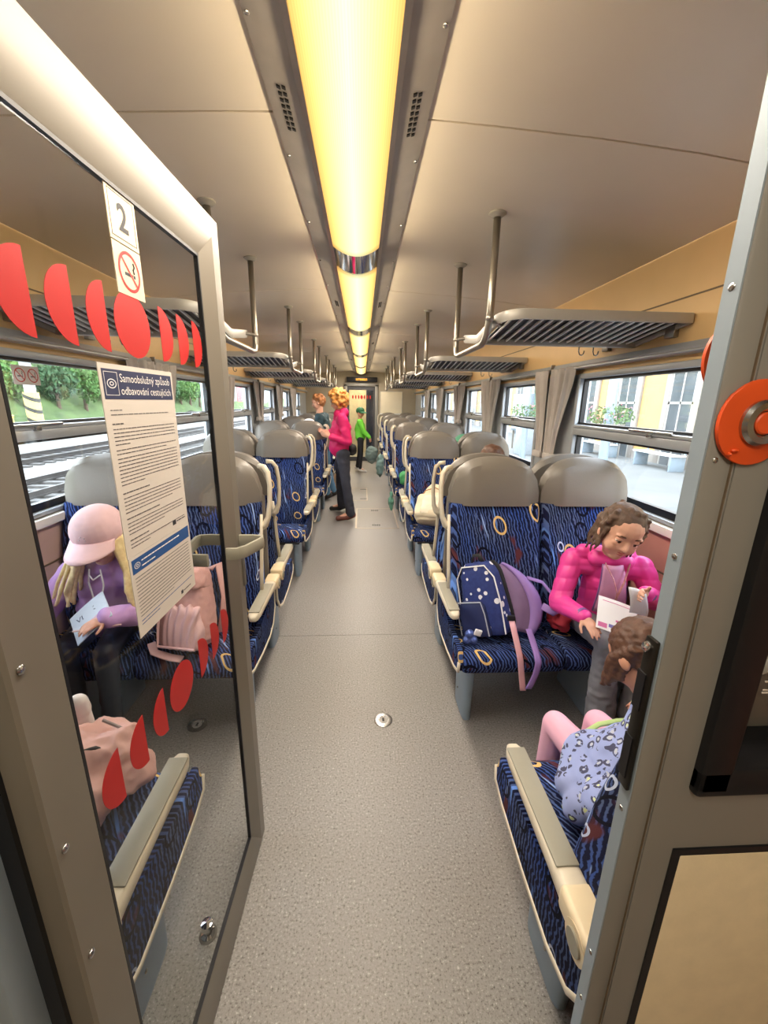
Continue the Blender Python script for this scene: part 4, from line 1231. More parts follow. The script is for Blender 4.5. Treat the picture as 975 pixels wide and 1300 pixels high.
def jacket_mb(J, k, t_, sleeve=1.0, flare=0.0, hem=None):
    m = MB()
    m.cap(J['pel'] * .75 + J['chest'] * .25 if hem is None else V(hem), J['chest'], .115 * k + t_ + flare, .122 * k + t_)
    m.cap(J['chest'], J['neck'] * .7 + J['chest'] * .3, .105 * k + t_, .075 * k + t_)
    m.cap(J['shR'] * .85 + J['chest'] * .15, J['shL'] * .85 + J['chest'] * .15, .062 * k + t_, .062 * k + t_)
    for s in 'RL':
        m.cap(J['sh' + s], J['el' + s], .056 * k + t_, .046 * k + t_); e = J['el' + s] + (J['wr' + s] - J['el' + s]) * (.94 * sleeve)
        m.cap(J['el' + s], e, .046 * k + t_, .032 * k + t_)
    return m
def trousers_mb(J, k, t_, flare=0.0):
    m = MB()
    m.cap(J['hipR'], J['hipL'], .092 * k + t_, .092 * k + t_); m.cap(J['pel'], J['pel'] * .6 + J['chest'] * .4, .108 * k + t_, .100 * k + t_)
    for s in 'RL':
        m.cap(J['hip' + s], J['kn' + s], .086 * k + t_, .058 * k + t_); m.cap(J['kn' + s], J['an' + s] , .058 * k + t_, .042 * k + t_ + flare)
    return m
def shoe(th, a, t_, k, ma, name='shoe'):
    m = MB(); d = (t_ - a).normalized()
    m.cap(a - d * .03 * k - V((0, 0, .03 * k)), a + d * .05 * k - V((0, 0, .03 * k)), .045 * k, .044 * k); m.cap(a + d * .03 * k - V((0, 0, .035 * k)), t_ + d * .02 * k, .042 * k, .034 * k)
    return blob_build(name, m, ma, th, .006 * max(k, .7), 3)
UP = V((0, 0, 1))
def folds(a, f, seed=0):
    return lambda p, n: n * (a * nz((p.x * f, p.y * f, p.z * f * 1.7 + seed)))

# --- girl in the pink puffer jacket, on the window seat of the nearest right bay
G1 = P3(dict(pel=(1.165, 1.74, .575), chest=(1.135, 1.67, .80), neck=(1.10, 1.60, .915), shR=(.985, 1.69, .875), elR=(.915, 1.63, .69), wrR=(.940, 1.465, .712),
             shL=(1.245, 1.60, .87), elL=(1.31, 1.56, .73), wrL=(1.155, 1.425, .83), hipR=(1.09, 1.74, .56), knR=(1.065, 1.475, .575), anR=(1.105, 1.50, .20), toR=(1.10, 1.40, .15),
             hipL=(1.24, 1.74, .56), knL=(1.25, 1.47, .595), anL=(1.24, 1.47, .22), toL=(1.25, 1.37, .17)))
HM = frame((-.16, -.93, -.30), (.20, -.2, 1)); HC = V((1.083, 1.535, 1.050)); HS = .215
g1 = thing('person', 'seated girl in a bright pink puffer jacket and grey jeans reading a booklet', 'person', (1.165, 1.74, .48))
K = .66
figure(g1, G1, K, HM, HC, HS, M_skin, {'R': ((.20, -.80, -.35), (.25, -.25, -1), .115, .45, -1), 'L': ((-.75, -.35, .25), (-.15, -.95, -.1), .112, 1.15, 1)}, .0036)
face_parts(g1, HM, HC, HS, (0, -.012))
m = MB(); hair_shell(m, HM, HC, HS)
curls(m, HM, HC, HS, lambda p: p.y < .10 - .25 * max(0, -p.z) or p.z > .46, 260, .052, 3, (.365, .43, .375))
for q in (-1, 1):
    for j in range(5):
        a = (q * (.34 + .02 * j), .10 - .07 * j, .10)
        strand(m, [hd(HM, HC, HS, (a[0] + q * .02 * math.sin(i * 1.9 + j), a[1] + .03 * math.sin(i * 2.3 + j), a[2] - .13 * i)) for i in range(5 + j % 2)], .045 * HS, .022 * HS)
blob_build('hair', m, pm('hair_brown', (96, 74, 60), .55, var=.35, vs=40, bump=.4, bs=120), g1, .005, 1)
def quilt(p, n):
    return n * (.0042 * abs(math.sin((p.z * .96 + (p.y - 1.6) * .30) * PI / .056)) ** .7 - .002 + .002 * nz(p * 25))
M_puff = pm('pink_puffer', (236, 70, 158), .42, var=.05, vs=12)
m = jacket_mb(G1, K, .013, 1.0, .012, hem=(1.165, 1.72, .63))
m.cap((1.04, 1.60, .915), (1.15, 1.57, .905), .035, .035); m.cap((1.01, 1.66, .925), (1.20, 1.63, .915), .032, .032)
blob_build('puffer_jacket', m, M_puff, g1, .0048, 3, quilt)
# open front: lilac-lined edges and the pale pink shirt between
def fr(u, v):  # u across, v down
    c0 = V((1.085, 1.540, .905)); c1 = V((1.135, 1.592, .665))
    p = c0.lerp(c1, v); wd = lerp(.040, .070, v)
    return p + V((wd * (u * 2 - 1), .020 * (u * 2 - 1) ** 2 - .010 * math.sin(v * PI) - .004, 0))
m = MB(); m.grid(fr, 10, 12)
m.build('shirt', pm('pale_pink_shirt', (216, 160, 196), .8, var=.08), g1, sharp=0, thick=.01)
m = MB()
for u in (-.03, 1.03): m.tube([fr(u, i / 10) + V((0, -.007, 0)) for i in range(11)], .0055, 6)
m.build('jacket_zip', pm('zip_lilac', (128, 92, 150), .5), g1, sharp=0)
for s in 'RL':
    m = MB(); d_ = (G1['wr' + s] - G1['el' + s]).normalized(); e_ = G1['el' + s].lerp(G1['wr' + s], .95)
    m.cyl(e_ - d_ * .006, e_ + d_ * .008, .0335, .032, 16)
    m.build('cuff', pm('zip_lilac', (0, 0, 0)), g1)
m = MB(); pts = [(1.045, 1.545, .915), (1.075, 1.515, .85), (1.10, 1.52, .79), (1.105, 1.53, .74)]
m.tube(pts, 1, 6, flat=(.012, .003)); m.tube([(1.145, 1.535, .915), (1.125, 1.52, .84), (1.107, 1.52, .78), (1.105, 1.53, .74)], 1, 6, flat=(.012, .003))
m.build('lanyard', pm('lanyard_red_white', (206, 150, 150), .6, var=.3, vs=60), g1)
m = trousers_mb(G1, K, .010, .026)
blob_build('jeans', m, pm('grey_jeans', (132, 132, 138), .85, var=.10, vs=30, bump=.2, bs=500), g1, .006, 4, folds(.007, 22, 3))
M_trn = pm('trainer_white', (214, 210, 206), .6)
shoe(g1, G1['anR'], G1['toR'], .72, M_trn); shoe(g1, G1['anL'], G1['toL'], .72, M_trn)
# her booklet and the loose sheet in her other hand
M_pg = pm('paper_white', (232, 230, 232), .6, var=.01)
M_pb = pm('print_lilac', (118, 112, 176), .6, var=.1)
M_pp = pm('print_pink', (206, 110, 160), .6)
bk = thing('booklet', 'open activity booklet on the lap of the girl in pink', 'booklet', (1.04, 1.45, .66))
A, B_, C_ = V((1.005, 1.49, .795)), V((1.135, 1.43, .762)), V((.958, 1.405, .700))
ex, ey = (B_ - A), (C_ - A)
nb_ = ex.cross(ey).normalized(); nb_ = nb_ if nb_.z > 0 else -nb_
def bkp(u, v, h=0.0): return A + ex * u + ey * v + nb_ * (h + .006 * math.sin(u * PI))
m = MB(); m.loft([[bkp(i / 8, 0, -.004) for i in range(9)] + [bkp(i / 8, 0, 0) for i in range(8, -1, -1)], [bkp(i / 8, 1, -.004) for i in range(9)] + [bkp(i / 8, 1, 0) for i in range(8, -1, -1)]]); m.build('pages', M_pg, bk)
m = MB(); m.grid(lambda u, v: bkp(.30 + .55 * u, .78 + .10 * v, .0012), 8, 1); m.build('printed_bar', M_pb, bk)
m = MB(); m.grid(lambda u, v: bkp(.04 + .22 * u, .80 + .14 * v, .0012), 4, 1); m.grid(lambda u, v: bkp(.1 + .7 * u, .10 + .02 * v, .0012), 6, 1); m.grid(lambda u, v: bkp(.46 + .12 * u, .60 + .06 * v, .0012), 3, 1); m.build('printed_marks', M_pp, bk)
sh_ = thing('paper_sheet', 'small white folded sheet in the raised hand of the girl in pink', 'paper', (1.11, 1.38, .80))
m = MB(); m.grid(lambda u, v: V((1.055, 1.398, .875)) + V((.075, -.004, -.030)) * u + V((.030, .012, -.115)) * v + V((0, -.012 * math.sin(v * 3), .008 * math.sin(u * 3))), 6, 8)
m.build('sheet', M_pg, sh_, sharp=0, thick=.0012)

# --- girl with the pink cap, on the window seat of the nearest left bay
G2 = P3(dict(pel=(-1.12, 1.74, .575), chest=(-1.085, 1.71, .78), neck=(-1.05, 1.67, .89), shR=(-1.205, 1.70, .83), elR=(-1.28, 1.58, .69), wrR=(-1.205, 1.47, .735),
             shL=(-.925, 1.69, .83), elL=(-.885, 1.62, .67), wrL=(-.965, 1.475, .725), hipR=(-1.20, 1.74, .56), knR=(-1.145, 1.475, .575), anR=(-1.11, 1.46, .20), toR=(-1.11, 1.36, .15),
             hipL=(-1.05, 1.74, .56), knL=(-.985, 1.475, .575), anL=(-1.0, 1.46, .20), toL=(-.99, 1.36, .15)))
HM = frame((.04, -.92, -.36), (.0, -.3, 1)); HC = V((-1.025, 1.620, 1.005)); HS = .215
g2 = thing('person', 'seated girl in a pale pink cap and lilac hoodie seen through the glass door', 'person', (-1.12, 1.74, .48))
figure(g2, G2, K, HM, HC, HS, M_skin, {'R': ((.25, -.65, .35), (.65, -.2, -.3), .115, .7, 1), 'L': ((-.55, -.70, -.10), (-.1, .2, -1), .112, .55, 1)}, .0036)
face_parts(g2, HM, HC, HS, (0, -.012))
M_blond = pm('hair_blond', (250, 220, 166), .5, var=.18, vs=50, bump=.3, bs=140)
m = MB(); hair_shell(m, HM, HC, HS)
random.seed(7)
for q in (-1, 1):
    for j in range(16):
        x0 = q * (.30 + .03 * (j % 4)); y0 = .16 - .04 * j
        p0 = hd(HM, HC, HS, (x0, y0, .05)); x_ = -q * random.uniform(.02, .085)
        strand(m, [p0, p0 + V((x_ * .4, -.004, -.06)), p0 + V((x_ * .9, -.01, -.13)), p0 + V((x_ * 1.3 + .01 * random.uniform(-1, 1), -.02 - .03 * random.random(), -.20)), p0 + V((x_ * 1.6, -.03 - .03 * random.random(), -.25 - .05 * random.random()))], .0115, .006)
blob_build('hair', m, M_blond, g2, .0045, 1)
M_capp = pm('cap_pale_pink', (236, 200, 206), .75, var=.04, vs=30, bump=.15, bs=400)
m = MB(); m.ell(hd(HM, HC, HS, (0, -.06, .20)), (.43 * HS, .50 * HS, .42 * HS), HM, 22, 14)
cp = blob_build('cap', m, M_capp, g2, .005, 2, lambda p, n: V((0, 0, 0)))
m = MB()
def brim(u, v):
    a = lerp(-1.15, 1.15, u); r = lerp(.42, .86, v)
    return hd(HM, HC, HS, (math.sin(a) * lerp(.42, .46, v) * 1.0, .02 + math.cos(a) * r * .95, .215 - .13 * v - .10 * math.sin(a) ** 2))
m.grid(brim, 18, 6); m.build('brim', M_capp, cp, sharp=0, thick=.006)
m = MB()
for k in range(5):
    a = 2 * PI * k / 5
    m.ell(hd(HM, HC, HS, (.05 * math.cos(a), .435 - .02 * abs(math.sin(a)), .30 + .05 * math.sin(a))), .012 * HS, None, 8, 6)
m.build('rhinestones', M_chrome, cp)
M_lil = pm('hoodie_lilac', (200, 160, 222), .85, var=.10, vs=10)
m = jacket_mb(G2, K, .020, 1.0, .02, hem=(-1.11, 1.72, .63)); m.cap((-1.12, 1.70, .885), (-.97, 1.69, .885), .042, .042); m.cap((-1.10, 1.78, .87), (-.98, 1.78, .87), .05, .05)
blob_build('hoodie', m, M_lil, g2, .006, 4, folds(.010, 16, 9))
m = MB(); m.tube([(-1.065, 1.585, .885), (-1.070, 1.575, .83), (-1.060, 1.572, .76)], .0035, 6); m.tube([(-1.02, 1.58, .885), (-1.012, 1.572, .82), (-1.03, 1.568, .75)], .0035, 6)
m.tube([(-1.065, 1.578, .86), (-1.045, 1.565, .845), (-1.02, 1.575, .862)], .0035, 6); m.build('drawstring', M_pg, g2)
m = trousers_mb(G2, K, .006)
blob_build('leggings', m, pm('black_leggings', (36, 38, 46), .6, var=.1), g2, .006, 4, folds(.003, 20, 1))
M_dsh = pm('shoe_dark', (40, 40, 44), .6)
shoe(g2, G2['anR'], G2['toR'], .72, M_dsh); shoe(g2, G2['anL'], G2['toL'], .72, M_dsh)
bk = thing('workbook', 'pale blue workbook page reading VLAK on the lap of the capped girl', 'booklet', (-1.03, 1.48, .66))
A, B_, C_ = V((-1.12, 1.505, .705)), V((-1.02, 1.57, .795)), V((-1.03, 1.40, .655))
ex, ey = (B_ - A), (C_ - A); nb_ = ex.cross(ey).normalized(); nb_ = nb_ if nb_.z > 0 else -nb_
def bkp(u, v, h=0.0): return A + ex * u + ey * v + nb_ * (h + .004 * math.sin(u * PI))
M_pbl = pm('paper_pale_blue', (206, 220, 236), .6, var=.03)
m = MB(); m.loft([[bkp(i / 8, 0, -.004) for i in range(9)] + [bkp(i / 8, 0, 0) for i in range(8, -1, -1)], [bkp(i / 8, 1, -.004) for i in range(9)] + [bkp(i / 8, 1, 0) for i in range(8, -1, -1)]]); m.build('cover', M_pbl, bk)
m = MB(); exn, eyn = ex.normalized(), ey.normalized()
TM = Matrix(((exn.x, -eyn.x, nb_.x, 0), (exn.y, -eyn.y, nb_.y, 0), (exn.z, -eyn.z, nb_.z, 0), (0, 0, 0, 1))); TM.translation = bkp(.16, .40, .0016)
text_mesh('VLAK', .034, TM, m); m.build('title_print', pm('print_navy', (0, 0, 0)), bk)
m = MB(); m.grid(lambda u, v: bkp(.2 + .5 * u, .62 + .22 * v, .0012), 4, 2); m.build('picture', pm('print_pale_pink', (214, 188, 206), .6, var=.3, vs=50), bk)
pn = thing('pencil', 'pale pencil lying across the workbook of the capped girl', 'pencil', (-.99, 1.45, .70))
m = MB(); m.cyl((-1.065, 1.435, .693), (-.905, 1.47, .70), .0038, n=6); m.build('shaft', pm('pencil_pale', (226, 190, 186), .5), pn); m = MB(); m.cyl((-1.065, 1.435, .693), (-1.077, 1.432, .692), .0036, .0006, 6); m.build('tip', M_inkb, pn)

# --- child in leopard print, nearest right seat, bent forward
t = NT('leopard_print'); c_ = t.coord('Object')
vo = t.n('ShaderNodeTexVoronoi', feature='F1'); wn = t.n('ShaderNodeTexNoise'); t.t.links.new(c_, wn.inputs['Vector']); t.set(wn, 'Scale', 22.0)
mxv = t.n('ShaderNodeMix', data_type='VECTOR'); t.set(mxv, 0, .035); t.t.links.new(c_, mxv.inputs[4]); t.t.links.new(wn.outputs['Color'], mxv.inputs[5])
t.t.links.new(mxv.outputs[1], vo.inputs['Vector']); t.set(vo, 'Scale', 36.0); t.set(vo, 'Randomness', .85)
d = vo.outputs['Distance']
n2 = t.noise(c_, 55, 2)
ringm = t.math('MULTIPLY', t.math('GREATER_THAN', d, .24), t.math('LESS_THAN', d, .43)); ringm = t.math('MULTIPLY', ringm, t.math('GREATER_THAN', n2, .46))
col = t.mix(t.math('LESS_THAN', d, .22), lin((158, 172, 222)), lin((190, 196, 208)))
n4 = t.noise(c_, 12, 2)
col = t.mix(t.math('MULTIPLY', t.math('LESS_THAN', d, .22), t.math('GREATER_THAN', n4, .54)), col, lin((216, 226, 168)))
col = t.mix(ringm, col, lin((72, 74, 102)))
t.base(col, .8); M_leo = t.m
G3 = P3(dict(pel=(.77, .80, .575), chest=(.86, .85, .76), neck=(.865, .91, .82), shR=(.97, .88, .77), elR=(1.03, .97, .66), wrR=(.97, 1.04, .63),
             shL=(.79, .86, .785), elL=(.86, .93, .65), wrL=(.93, 1.00, .63), hipL=(.70, .81, .56), knL=(.660, 1.075, .545), anL=(.655, 1.10, .20), toL=(.655, 1.19, .16),
             hipR=(.84, .81, .56), knR=(.80, 1.075, .545), anR=(.79, 1.10, .20), toR=(.79, 1.19, .16)))
HM = frame((-.28, .62, -.70), (0, .7, 1)); HC = V((.838, 1.0, .842)); HS = .205
g3 = thing('person', 'child in lavender leopard print and pink leggings, half hidden by the right door jamb', 'person', (.77, .80, .48))
figure(g3, G3, K, HM, HC, HS, M_skin2, {'R': ((-.6, .6, -.2), (0, .2, -1), .112, .6, 1), 'L': ((.6, .6, -.2), (0, .2, -1), .112, .6, -1)}, .0045)
face_parts(g3, HM, HC, HS, (0, 0), M_skin2)
M_brn = pm('hair_dark_brown', (92, 62, 46), .55, var=.3, vs=40, bump=.4, bs=120)
m = MB(); hair_shell(m, HM, HC, HS)
random.seed(4)
for q in (-1, 1):
    for j in range(6):
        p0 = hd(HM, HC, HS, (q * .34, .10 - .08 * j, .05))
        strand(m, [p0, p0 + V((-.004, .012, -.035)), p0 + V((-.008 * random.random(), .02, -.075)), p0 + V((-.012 * random.random(), .03, -.11 - .02 * random.random()))], .017, .010)
blob_build('hair', m, M_brn, g3, .005, 2, folds(.004, 60))
m = jacket_mb(G3, K, .016, 1.0, .02, hem=(.78, .82, .63))
for (a, b, r1, r2) in (((.82, .86, .61), (.74, .86, .60), .11, .10), ((.72, .86, .575), (.64, .84, .55), .08, .06), ((.70, .93, .585), (.90, .94, .60), .060, .065), ((.68, .92, .575), (.615, .86, .545), .065, .05), ((.88, .85, .62), (.82, .84, .62), .11, .11), ((.66, .86, .56), (.60, .80, .535), .06, .045), ((.64, .765, .57), (.74, .75, .60), .06, .082)):
    m.cap(a, b, r1, r2)
blob_build('leopard_coat', m, M_leo, g3, .006, 4, folds(.012, 13, 5))
m = MB(); m.tube([(.662, .952, .572), (.690, .972, .606), (.74, .984, .626), (.80, .986, .634), (.88, .984, .640)], 1, 8, flat=(.014, .010)); m.build('green_hem', pm('lime_trim', (186, 212, 138), .7), g3, sharp=0)
m = trousers_mb(G3, K, .004)
blob_build('leggings', m, pm('pink_leggings', (234, 178, 198), .7, var=.05), g3, .006, 4)
shoe(g3, G3['anR'], G3['toR'], .72, M_trn); shoe(g3, G3['anL'], G3['toL'], .72, M_trn)

# --- standing woman in magenta
W = P3(dict(pel=(-.235, 5.42, .90), chest=(-.245, 5.42, 1.22), neck=(-.255, 5.42, 1.40), shL=(-.225, 5.27, 1.345), elL=(-.150, 5.24, 1.06), wrL=(-.375, 5.25, 1.125),
            shR=(-.250, 5.57, 1.345), elR=(-.200, 5.62, 1.07), wrR=(-.42, 5.50, 1.16), hipL=(-.22, 5.34, .88), knL=(-.185, 5.30, .50), anL=(-.125, 5.31, .10), toL=(-.275, 5.29, .045),
            hipR=(-.25, 5.50, .88), knR=(-.275, 5.62, .50), anR=(-.265, 5.80, .10), toR=(-.40, 5.82, .045)))
HM = frame((-.92, -.12, -.36), (-.25, 0, 1)); HC = V((-.285, 5.41, 1.545)); HS = .225
w1 = thing('person', 'standing woman with curly ginger hair in a magenta jacket and dark trousers', 'person', (-.235, 5.42, 0))
figure(w1, W, 1.0, HM, HC, HS, M_skin, {'L': ((-.85, .1, .25), (0, .9, .1), .17, .7, -1), 'R': ((-.85, -.2, .1), (0, -.6, .6), .17, .7, -1)}, .007)
face_parts(w1, HM, HC, HS)
m = MB(); hair_shell(m, HM, HC, HS)
curls(m, HM, HC, HS, lambda p: p.y < .20 - .2 * max(0, -p.z) or p.z > .40, 420, .085, 5, (.50, .52, .50), (0, -.10, .12), .09)
blob_build('curly_hair', m, pm('hair_ginger', (206, 144, 74), .6, var=.4, vs=30, bump=.4, bs=90), w1, .008, 1)
m = jacket_mb(W, .98, .014, .95, .015, hem=(-.265, 5.42, .97)); m.cap((-.20, 5.36, 1.41), (-.21, 5.50, 1.41), .065, .065); m.cap((-.28, 5.37, 1.40), (-.29, 5.47, 1.40), .05, .05)
blob_build('magenta_jacket', m, pm('magenta_jacket', (214, 24, 104), .6, var=.07), w1, .010, 4, folds(.012, 11, 2))
m = trousers_mb(W, .98, .006, .018)
blob_build('dark_trousers', m, pm('charcoal_trousers', (56, 58, 70), .8, var=.12, vs=12), w1, .010, 4, folds(.006, 14))
M_bsh = pm('brown_shoe', (112, 62, 52), .5)
shoe(w1, W['anL'], W['toL'], 1.0, M_bsh); shoe(w1, W['anR'], W['toR'], 1.0, pm('black_shoe', (34, 32, 34), .5))
m = MB(); m.tube([(-.14, 5.35, 1.38), (-.10, 5.33, 1.15), (-.09, 5.36, .95), (-.12, 5.45, .90)], 1, 6, flat=(.02, .008)); m.cap((-.10, 5.38, .96), (-.11, 5.50, .92), .06, .07)
blob_build('waist_bag', m, pm('black_cloth', (26, 26, 30), .7), w1, .010, 3)
# --- person in teal behind her
T = P3(dict(pel=(-0.588, 6.57, .88), chest=(-0.604, 6.56, 1.18), neck=(-0.630, 6.54, 1.37), shL=(-0.614, 6.40, 1.31), elL=(-.62, 6.40, 1.06), wrL=(-.72, 6.44, 1.24), shR=(-0.567, 6.72, 1.31), elR=(-0.525, 6.74, 1.05), wrR=(-0.693, 6.68, 1.05),
            hipL=(-0.598, 6.48, .86), knL=(-0.588, 6.48, .48), anL=(-0.525, 6.50, .10), toL=(-0.662, 6.49, .045), hipR=(-0.578, 6.66, .86), knR=(-0.546, 6.68, .48), anR=(-0.441, 6.72, .10), toR=(-0.578, 6.72, .045)))
HM = frame((-.94, -.15, -.30), (-.2, 0, 1)); HC = V((-0.656, 6.53, 1.53)); HS = .22
t1 = thing('person', 'person in a dark teal top and light jeans behind the woman in magenta', 'person', (-0.588, 6.57, 0))
figure(t1, T, .95, HM, HC, HS, M_skin, {'L': ((-.9, .0, .1), (0, 0, -1), .15, .5, 1), 'R': ((-.8, 0, -.2), (0, -.5, -.5), .165, .7, -1)}, .008)
face_parts(t1, HM, HC, HS)
m = MB(); hair_shell(m, HM, HC, HS); curls(m, HM, HC, HS, lambda p: p.y < .12 or p.z > .42, 130, .10, 6, (.40, .45, .40))
blob_build('hair', m, pm('hair_auburn', (168, 112, 70), .6, var=.3, vs=30), t1, .009, 2)
m = jacket_mb(T, .95, .016, .55, .01, hem=(-0.588, 6.57, .98)); blob_build('teal_top', m, pm('teal_cloth', (40, 66, 76), .75, var=.12, vs=12), t1, .011, 4, folds(.010, 12, 8))
m = trousers_mb(T, .95, .008); blob_build('light_jeans', m, pm('light_blue_jeans', (96, 138, 174), .8, var=.15, vs=10), t1, .011, 4, folds(.007, 14))
m = MB(); m.tube([(-.588 + .125 * math.cos(a), 6.57 + .17 * math.sin(a), .985) for a in [2 * PI * k / 20 for k in range(20)]], 1, 8, True, flat=(.035, .012)); m.build('belt', pm('black_cloth', (0, 0, 0)), t1)
shoe(t1, T['anL'], T['toL'], 1.0, pm('black_shoe', (0, 0, 0))); shoe(t1, T['anR'], T['toR'], 1.0, pm('black_shoe', (0, 0, 0)))
# --- boy in green near the end door
Bq = P3(dict(pel=(-.01, 9.25, .76), chest=(-.015, 9.25, 1.02), neck=(-.02, 9.25, 1.17), shR=(-.02, 9.13, 1.13), elR=(.06, 9.09, .93), wrR=(.19, 9.09, .79), shL=(-.03, 9.38, 1.13), elL=(-.10, 9.40, .95), wrL=(-.06, 9.30, .86),
             hipR=(-.01, 9.19, .74), knR=(0, 9.19, .42), anR=(-.02, 9.20, .09), toR=(.09, 9.17, .04), hipL=(-.01, 9.31, .74), knL=(-.03, 9.36, .42), anL=(-.09, 9.42, .09), toL=(.02, 9.43, .04)))
HM = frame((.75, -.55, -.10), (0, 0, 1)); HC = V((-.01, 9.24, 1.315)); HS = .205
b1 = thing('person', 'boy in a bright green hoodie and dark green cap near the end door', 'person', (-.01, 9.25, 0))
figure(b1, Bq, .80, HM, HC, HS, M_skin2, {'R': ((.3, 0, -1), (-.6, .6, 0), .14, .9, 1), 'L': ((.5, -.5, -.5), (0, 0, -1), .14, .8, 1)}, .008)
face_parts(b1, HM, HC, HS, (0, 0), M_skin2)
M_gcap = pm('cap_green', (34, 96, 62), .7)
m = MB(); m.ell(hd(HM, HC, HS, (0, -.05, .20)), (.42 * HS, .49 * HS, .40 * HS), HM, 18, 12); gc = blob_build('cap', m, M_gcap, b1, .008, 2)
m = MB(); m.grid(brim, 12, 4); m.build('brim', M_gcap, gc, sharp=0, thick=.006)
m = jacket_mb(Bq, .80, .016, 1, .012, hem=(-.01, 9.25, .80)); blob_build('green_hoodie', m, pm('hoodie_green', (112, 206, 62), .8, var=.1), b1, .011, 4, folds(.008, 14, 4))
m = trousers_mb(Bq, .80, .006); blob_build('black_trousers', m, pm('black_cloth', (0, 0, 0)), b1, .011, 4)
shoe(b1, Bq['anR'], Bq['toR'], .85, M_trn); shoe(b1, Bq['anL'], Bq['toL'], .85, M_trn)

# --- children half hidden between the seats
def seated_child(label, x, y, f, top, hairm, skin, hat=None, dz=0.0, hs=.20):
    """f = +1 facing away from the camera, -1 facing it"""
    th = thing('person', label, 'person', (x, y, .48 + dz))
    S = lambda a, b, c: V((x + a, y + f * b, c + dz))
    J = dict(pel=S(0, 0, .57), chest=S(0, -.02, .80), neck=S(0, -.01, .94), shR=S(f * .13, 0, .89), elR=S(f * .17, .06, .70), wrR=S(f * .09, .19, .66), shL=S(-f * .13, 0, .89), elL=S(-f * .17, .06, .70), wrL=S(-f * .09, .19, .66),
             hipR=S(f * .07, 0, .56), knR=S(f * .08, .29, .56), anR=S(f * .08, .33, .22), toR=S(f * .08, .43, .18), hipL=S(-f * .07, 0, .56), knL=S(-f * .08, .29, .56), anL=S(-f * .08, .33, .22), toL=S(-f * .08, .43, .18))
    M = frame((0, f, -.15), (0, 0, 1)); c = S(0, .015, 1.085)
    figure(th, J, .66, M, c, hs, skin, {'R': ((-f * .5, f * .8, -.2), (0, 0, -1), .11, .6, 1), 'L': ((f * .5, f * .8, -.2), (0, 0, -1), .11, .6, -1)}, .008)
    face_parts(th, M, c, hs)
    m = MB(); hair_shell(m, M, c, hs); blob_build('hair', m, hairm, th, .008, 2, folds(.005, 40))
    m = jacket_mb(J, .66, .012); blob_build('top', m, top, th, .010, 4, folds(.007, 15))
    m = trousers_mb(J, .66, .006); blob_build('trousers', m, pm('navy_trousers', (48, 54, 76), .8), th, .010, 3)
    if hat is not None:
        m = MB(); m.ell(hd(M, c, hs, (0, -.06, .24)), (.45 * hs, .50 * hs, .36 * hs), M, 18, 12); m.loft([[hd(M, c, hs, (r * math.cos(2 * PI * q / 24), r * 1.12 * math.sin(2 * PI * q / 24) - .05, .20 + z)) for q in range(24)] for r, z in ((.40, .0), (.62, -.06), (.63, -.02), (.42, .06))])
        blob_build('hat', m, hat, th, .007, 2)
    return th
seated_child('hidden child whose brown hair just shows above the nearest right aisle headrest', .86, 2.58, 1, pm('top_coral', (206, 92, 84), .8), pm('hair_dark_brown', (0, 0, 0)), M_skin, None, .105)
seated_child('child with a green hat and red top between the headrests on the right', 1.10, 4.34, 1, pm('top_red', (196, 44, 52), .8), pm('hair_dark_brown', (0, 0, 0)), M_skin, pm('hat_green', (84, 150, 120), .8), .03)
seated_child('child in a white frilled hat behind a left headrest, before the standing adults', -.74, 6.09, 1, pm('top_white', (224, 224, 226), .8), M_blond, M_skin, pm('hat_white', (226, 228, 236), .8), .10)
# ------------------------------------------------------------------ bags
def bag_shape(m, c, ax, ay, az, w, d, h, top=.78, n=12, p=3.2):
    """upright soft box: ax across (w), ay depth (d), az up (h), narrowing to a rounded top"""
    rings_ = []
    for i in range(n + 1):
        t_ = i / n; z = -.5 + t_
        k = lerp(1, top, t_ ** 1.6) * (1 - .30 * max(0, (t_ - .82) / .18) ** 2.2) * (1 - .12 * max(0, (.12 - t_) / .12) ** 2)
        bul = 1 + .10 * math.sin(PI * min(1, t_ * 1.1))
        r_ = []
        for j in range(28):
            a = 2 * PI * j / 28; ca, sa = math.cos(a), math.sin(a); e = 2 / p
            r_.append(V(c) + ax * (math.copysign(abs(ca) ** e, ca) * w / 2 * k) + ay * (math.copysign(abs(sa) ** e, sa) * d / 2 * k * bul) + az * (z * h))
        rings_.append(r_)
    m.loft(rings_)
    return m
def axes(front, up):
    """unit vectors across, front, up of a bag whose face looks along front"""
    u = V(up).normalized(); f = V(front); f = (f - u * f.dot(u)).normalized()
    return f.cross(u), f, u
def strap(path, w=.032, t_=.006): 
    m = MB(); m.tube(path, 1, 8, flat=(w, t_)); return m
# navy backpack with white motifs, lilac harness side towards the girl
t = NT('navy_motif'); c_ = t.coord('Object')
vo = t.n('ShaderNodeTexVoronoi', feature='F1'); t.t.links.new(c_, vo.inputs['Vector']); t.set(vo, 'Scale', 27.0); t.set(vo, 'Randomness', .75)
sc_ = t.n('ShaderNodeSeparateColor'); t.t.links.new(vo.outputs['Color'], sc_.inputs[0])
dot = t.math('LESS_THAN', vo.outputs['Distance'], t.math('MULTIPLY_ADD', sc_.outputs[1], .16, .20))
big = t.math('GREATER_THAN', sc_.outputs[0], .35)
t.base(t.mix(t.math('MULTIPLY', dot, big), t.mix(t.noise(c_, 60, 2), lin((24, 36, 92)), lin((44, 62, 130))), lin((226, 226, 232))), .7); M_motif = t.m
M_nav = pm('navy_cloth', (32, 42, 88), .55, var=.08)
M_lilc = pm('lilac_cloth', (158, 128, 200), .65, var=.06)
M_lild = pm('mauve_lining', (128, 104, 142), .75, var=.08)
M_blk = pm('black_cloth', (0, 0, 0))
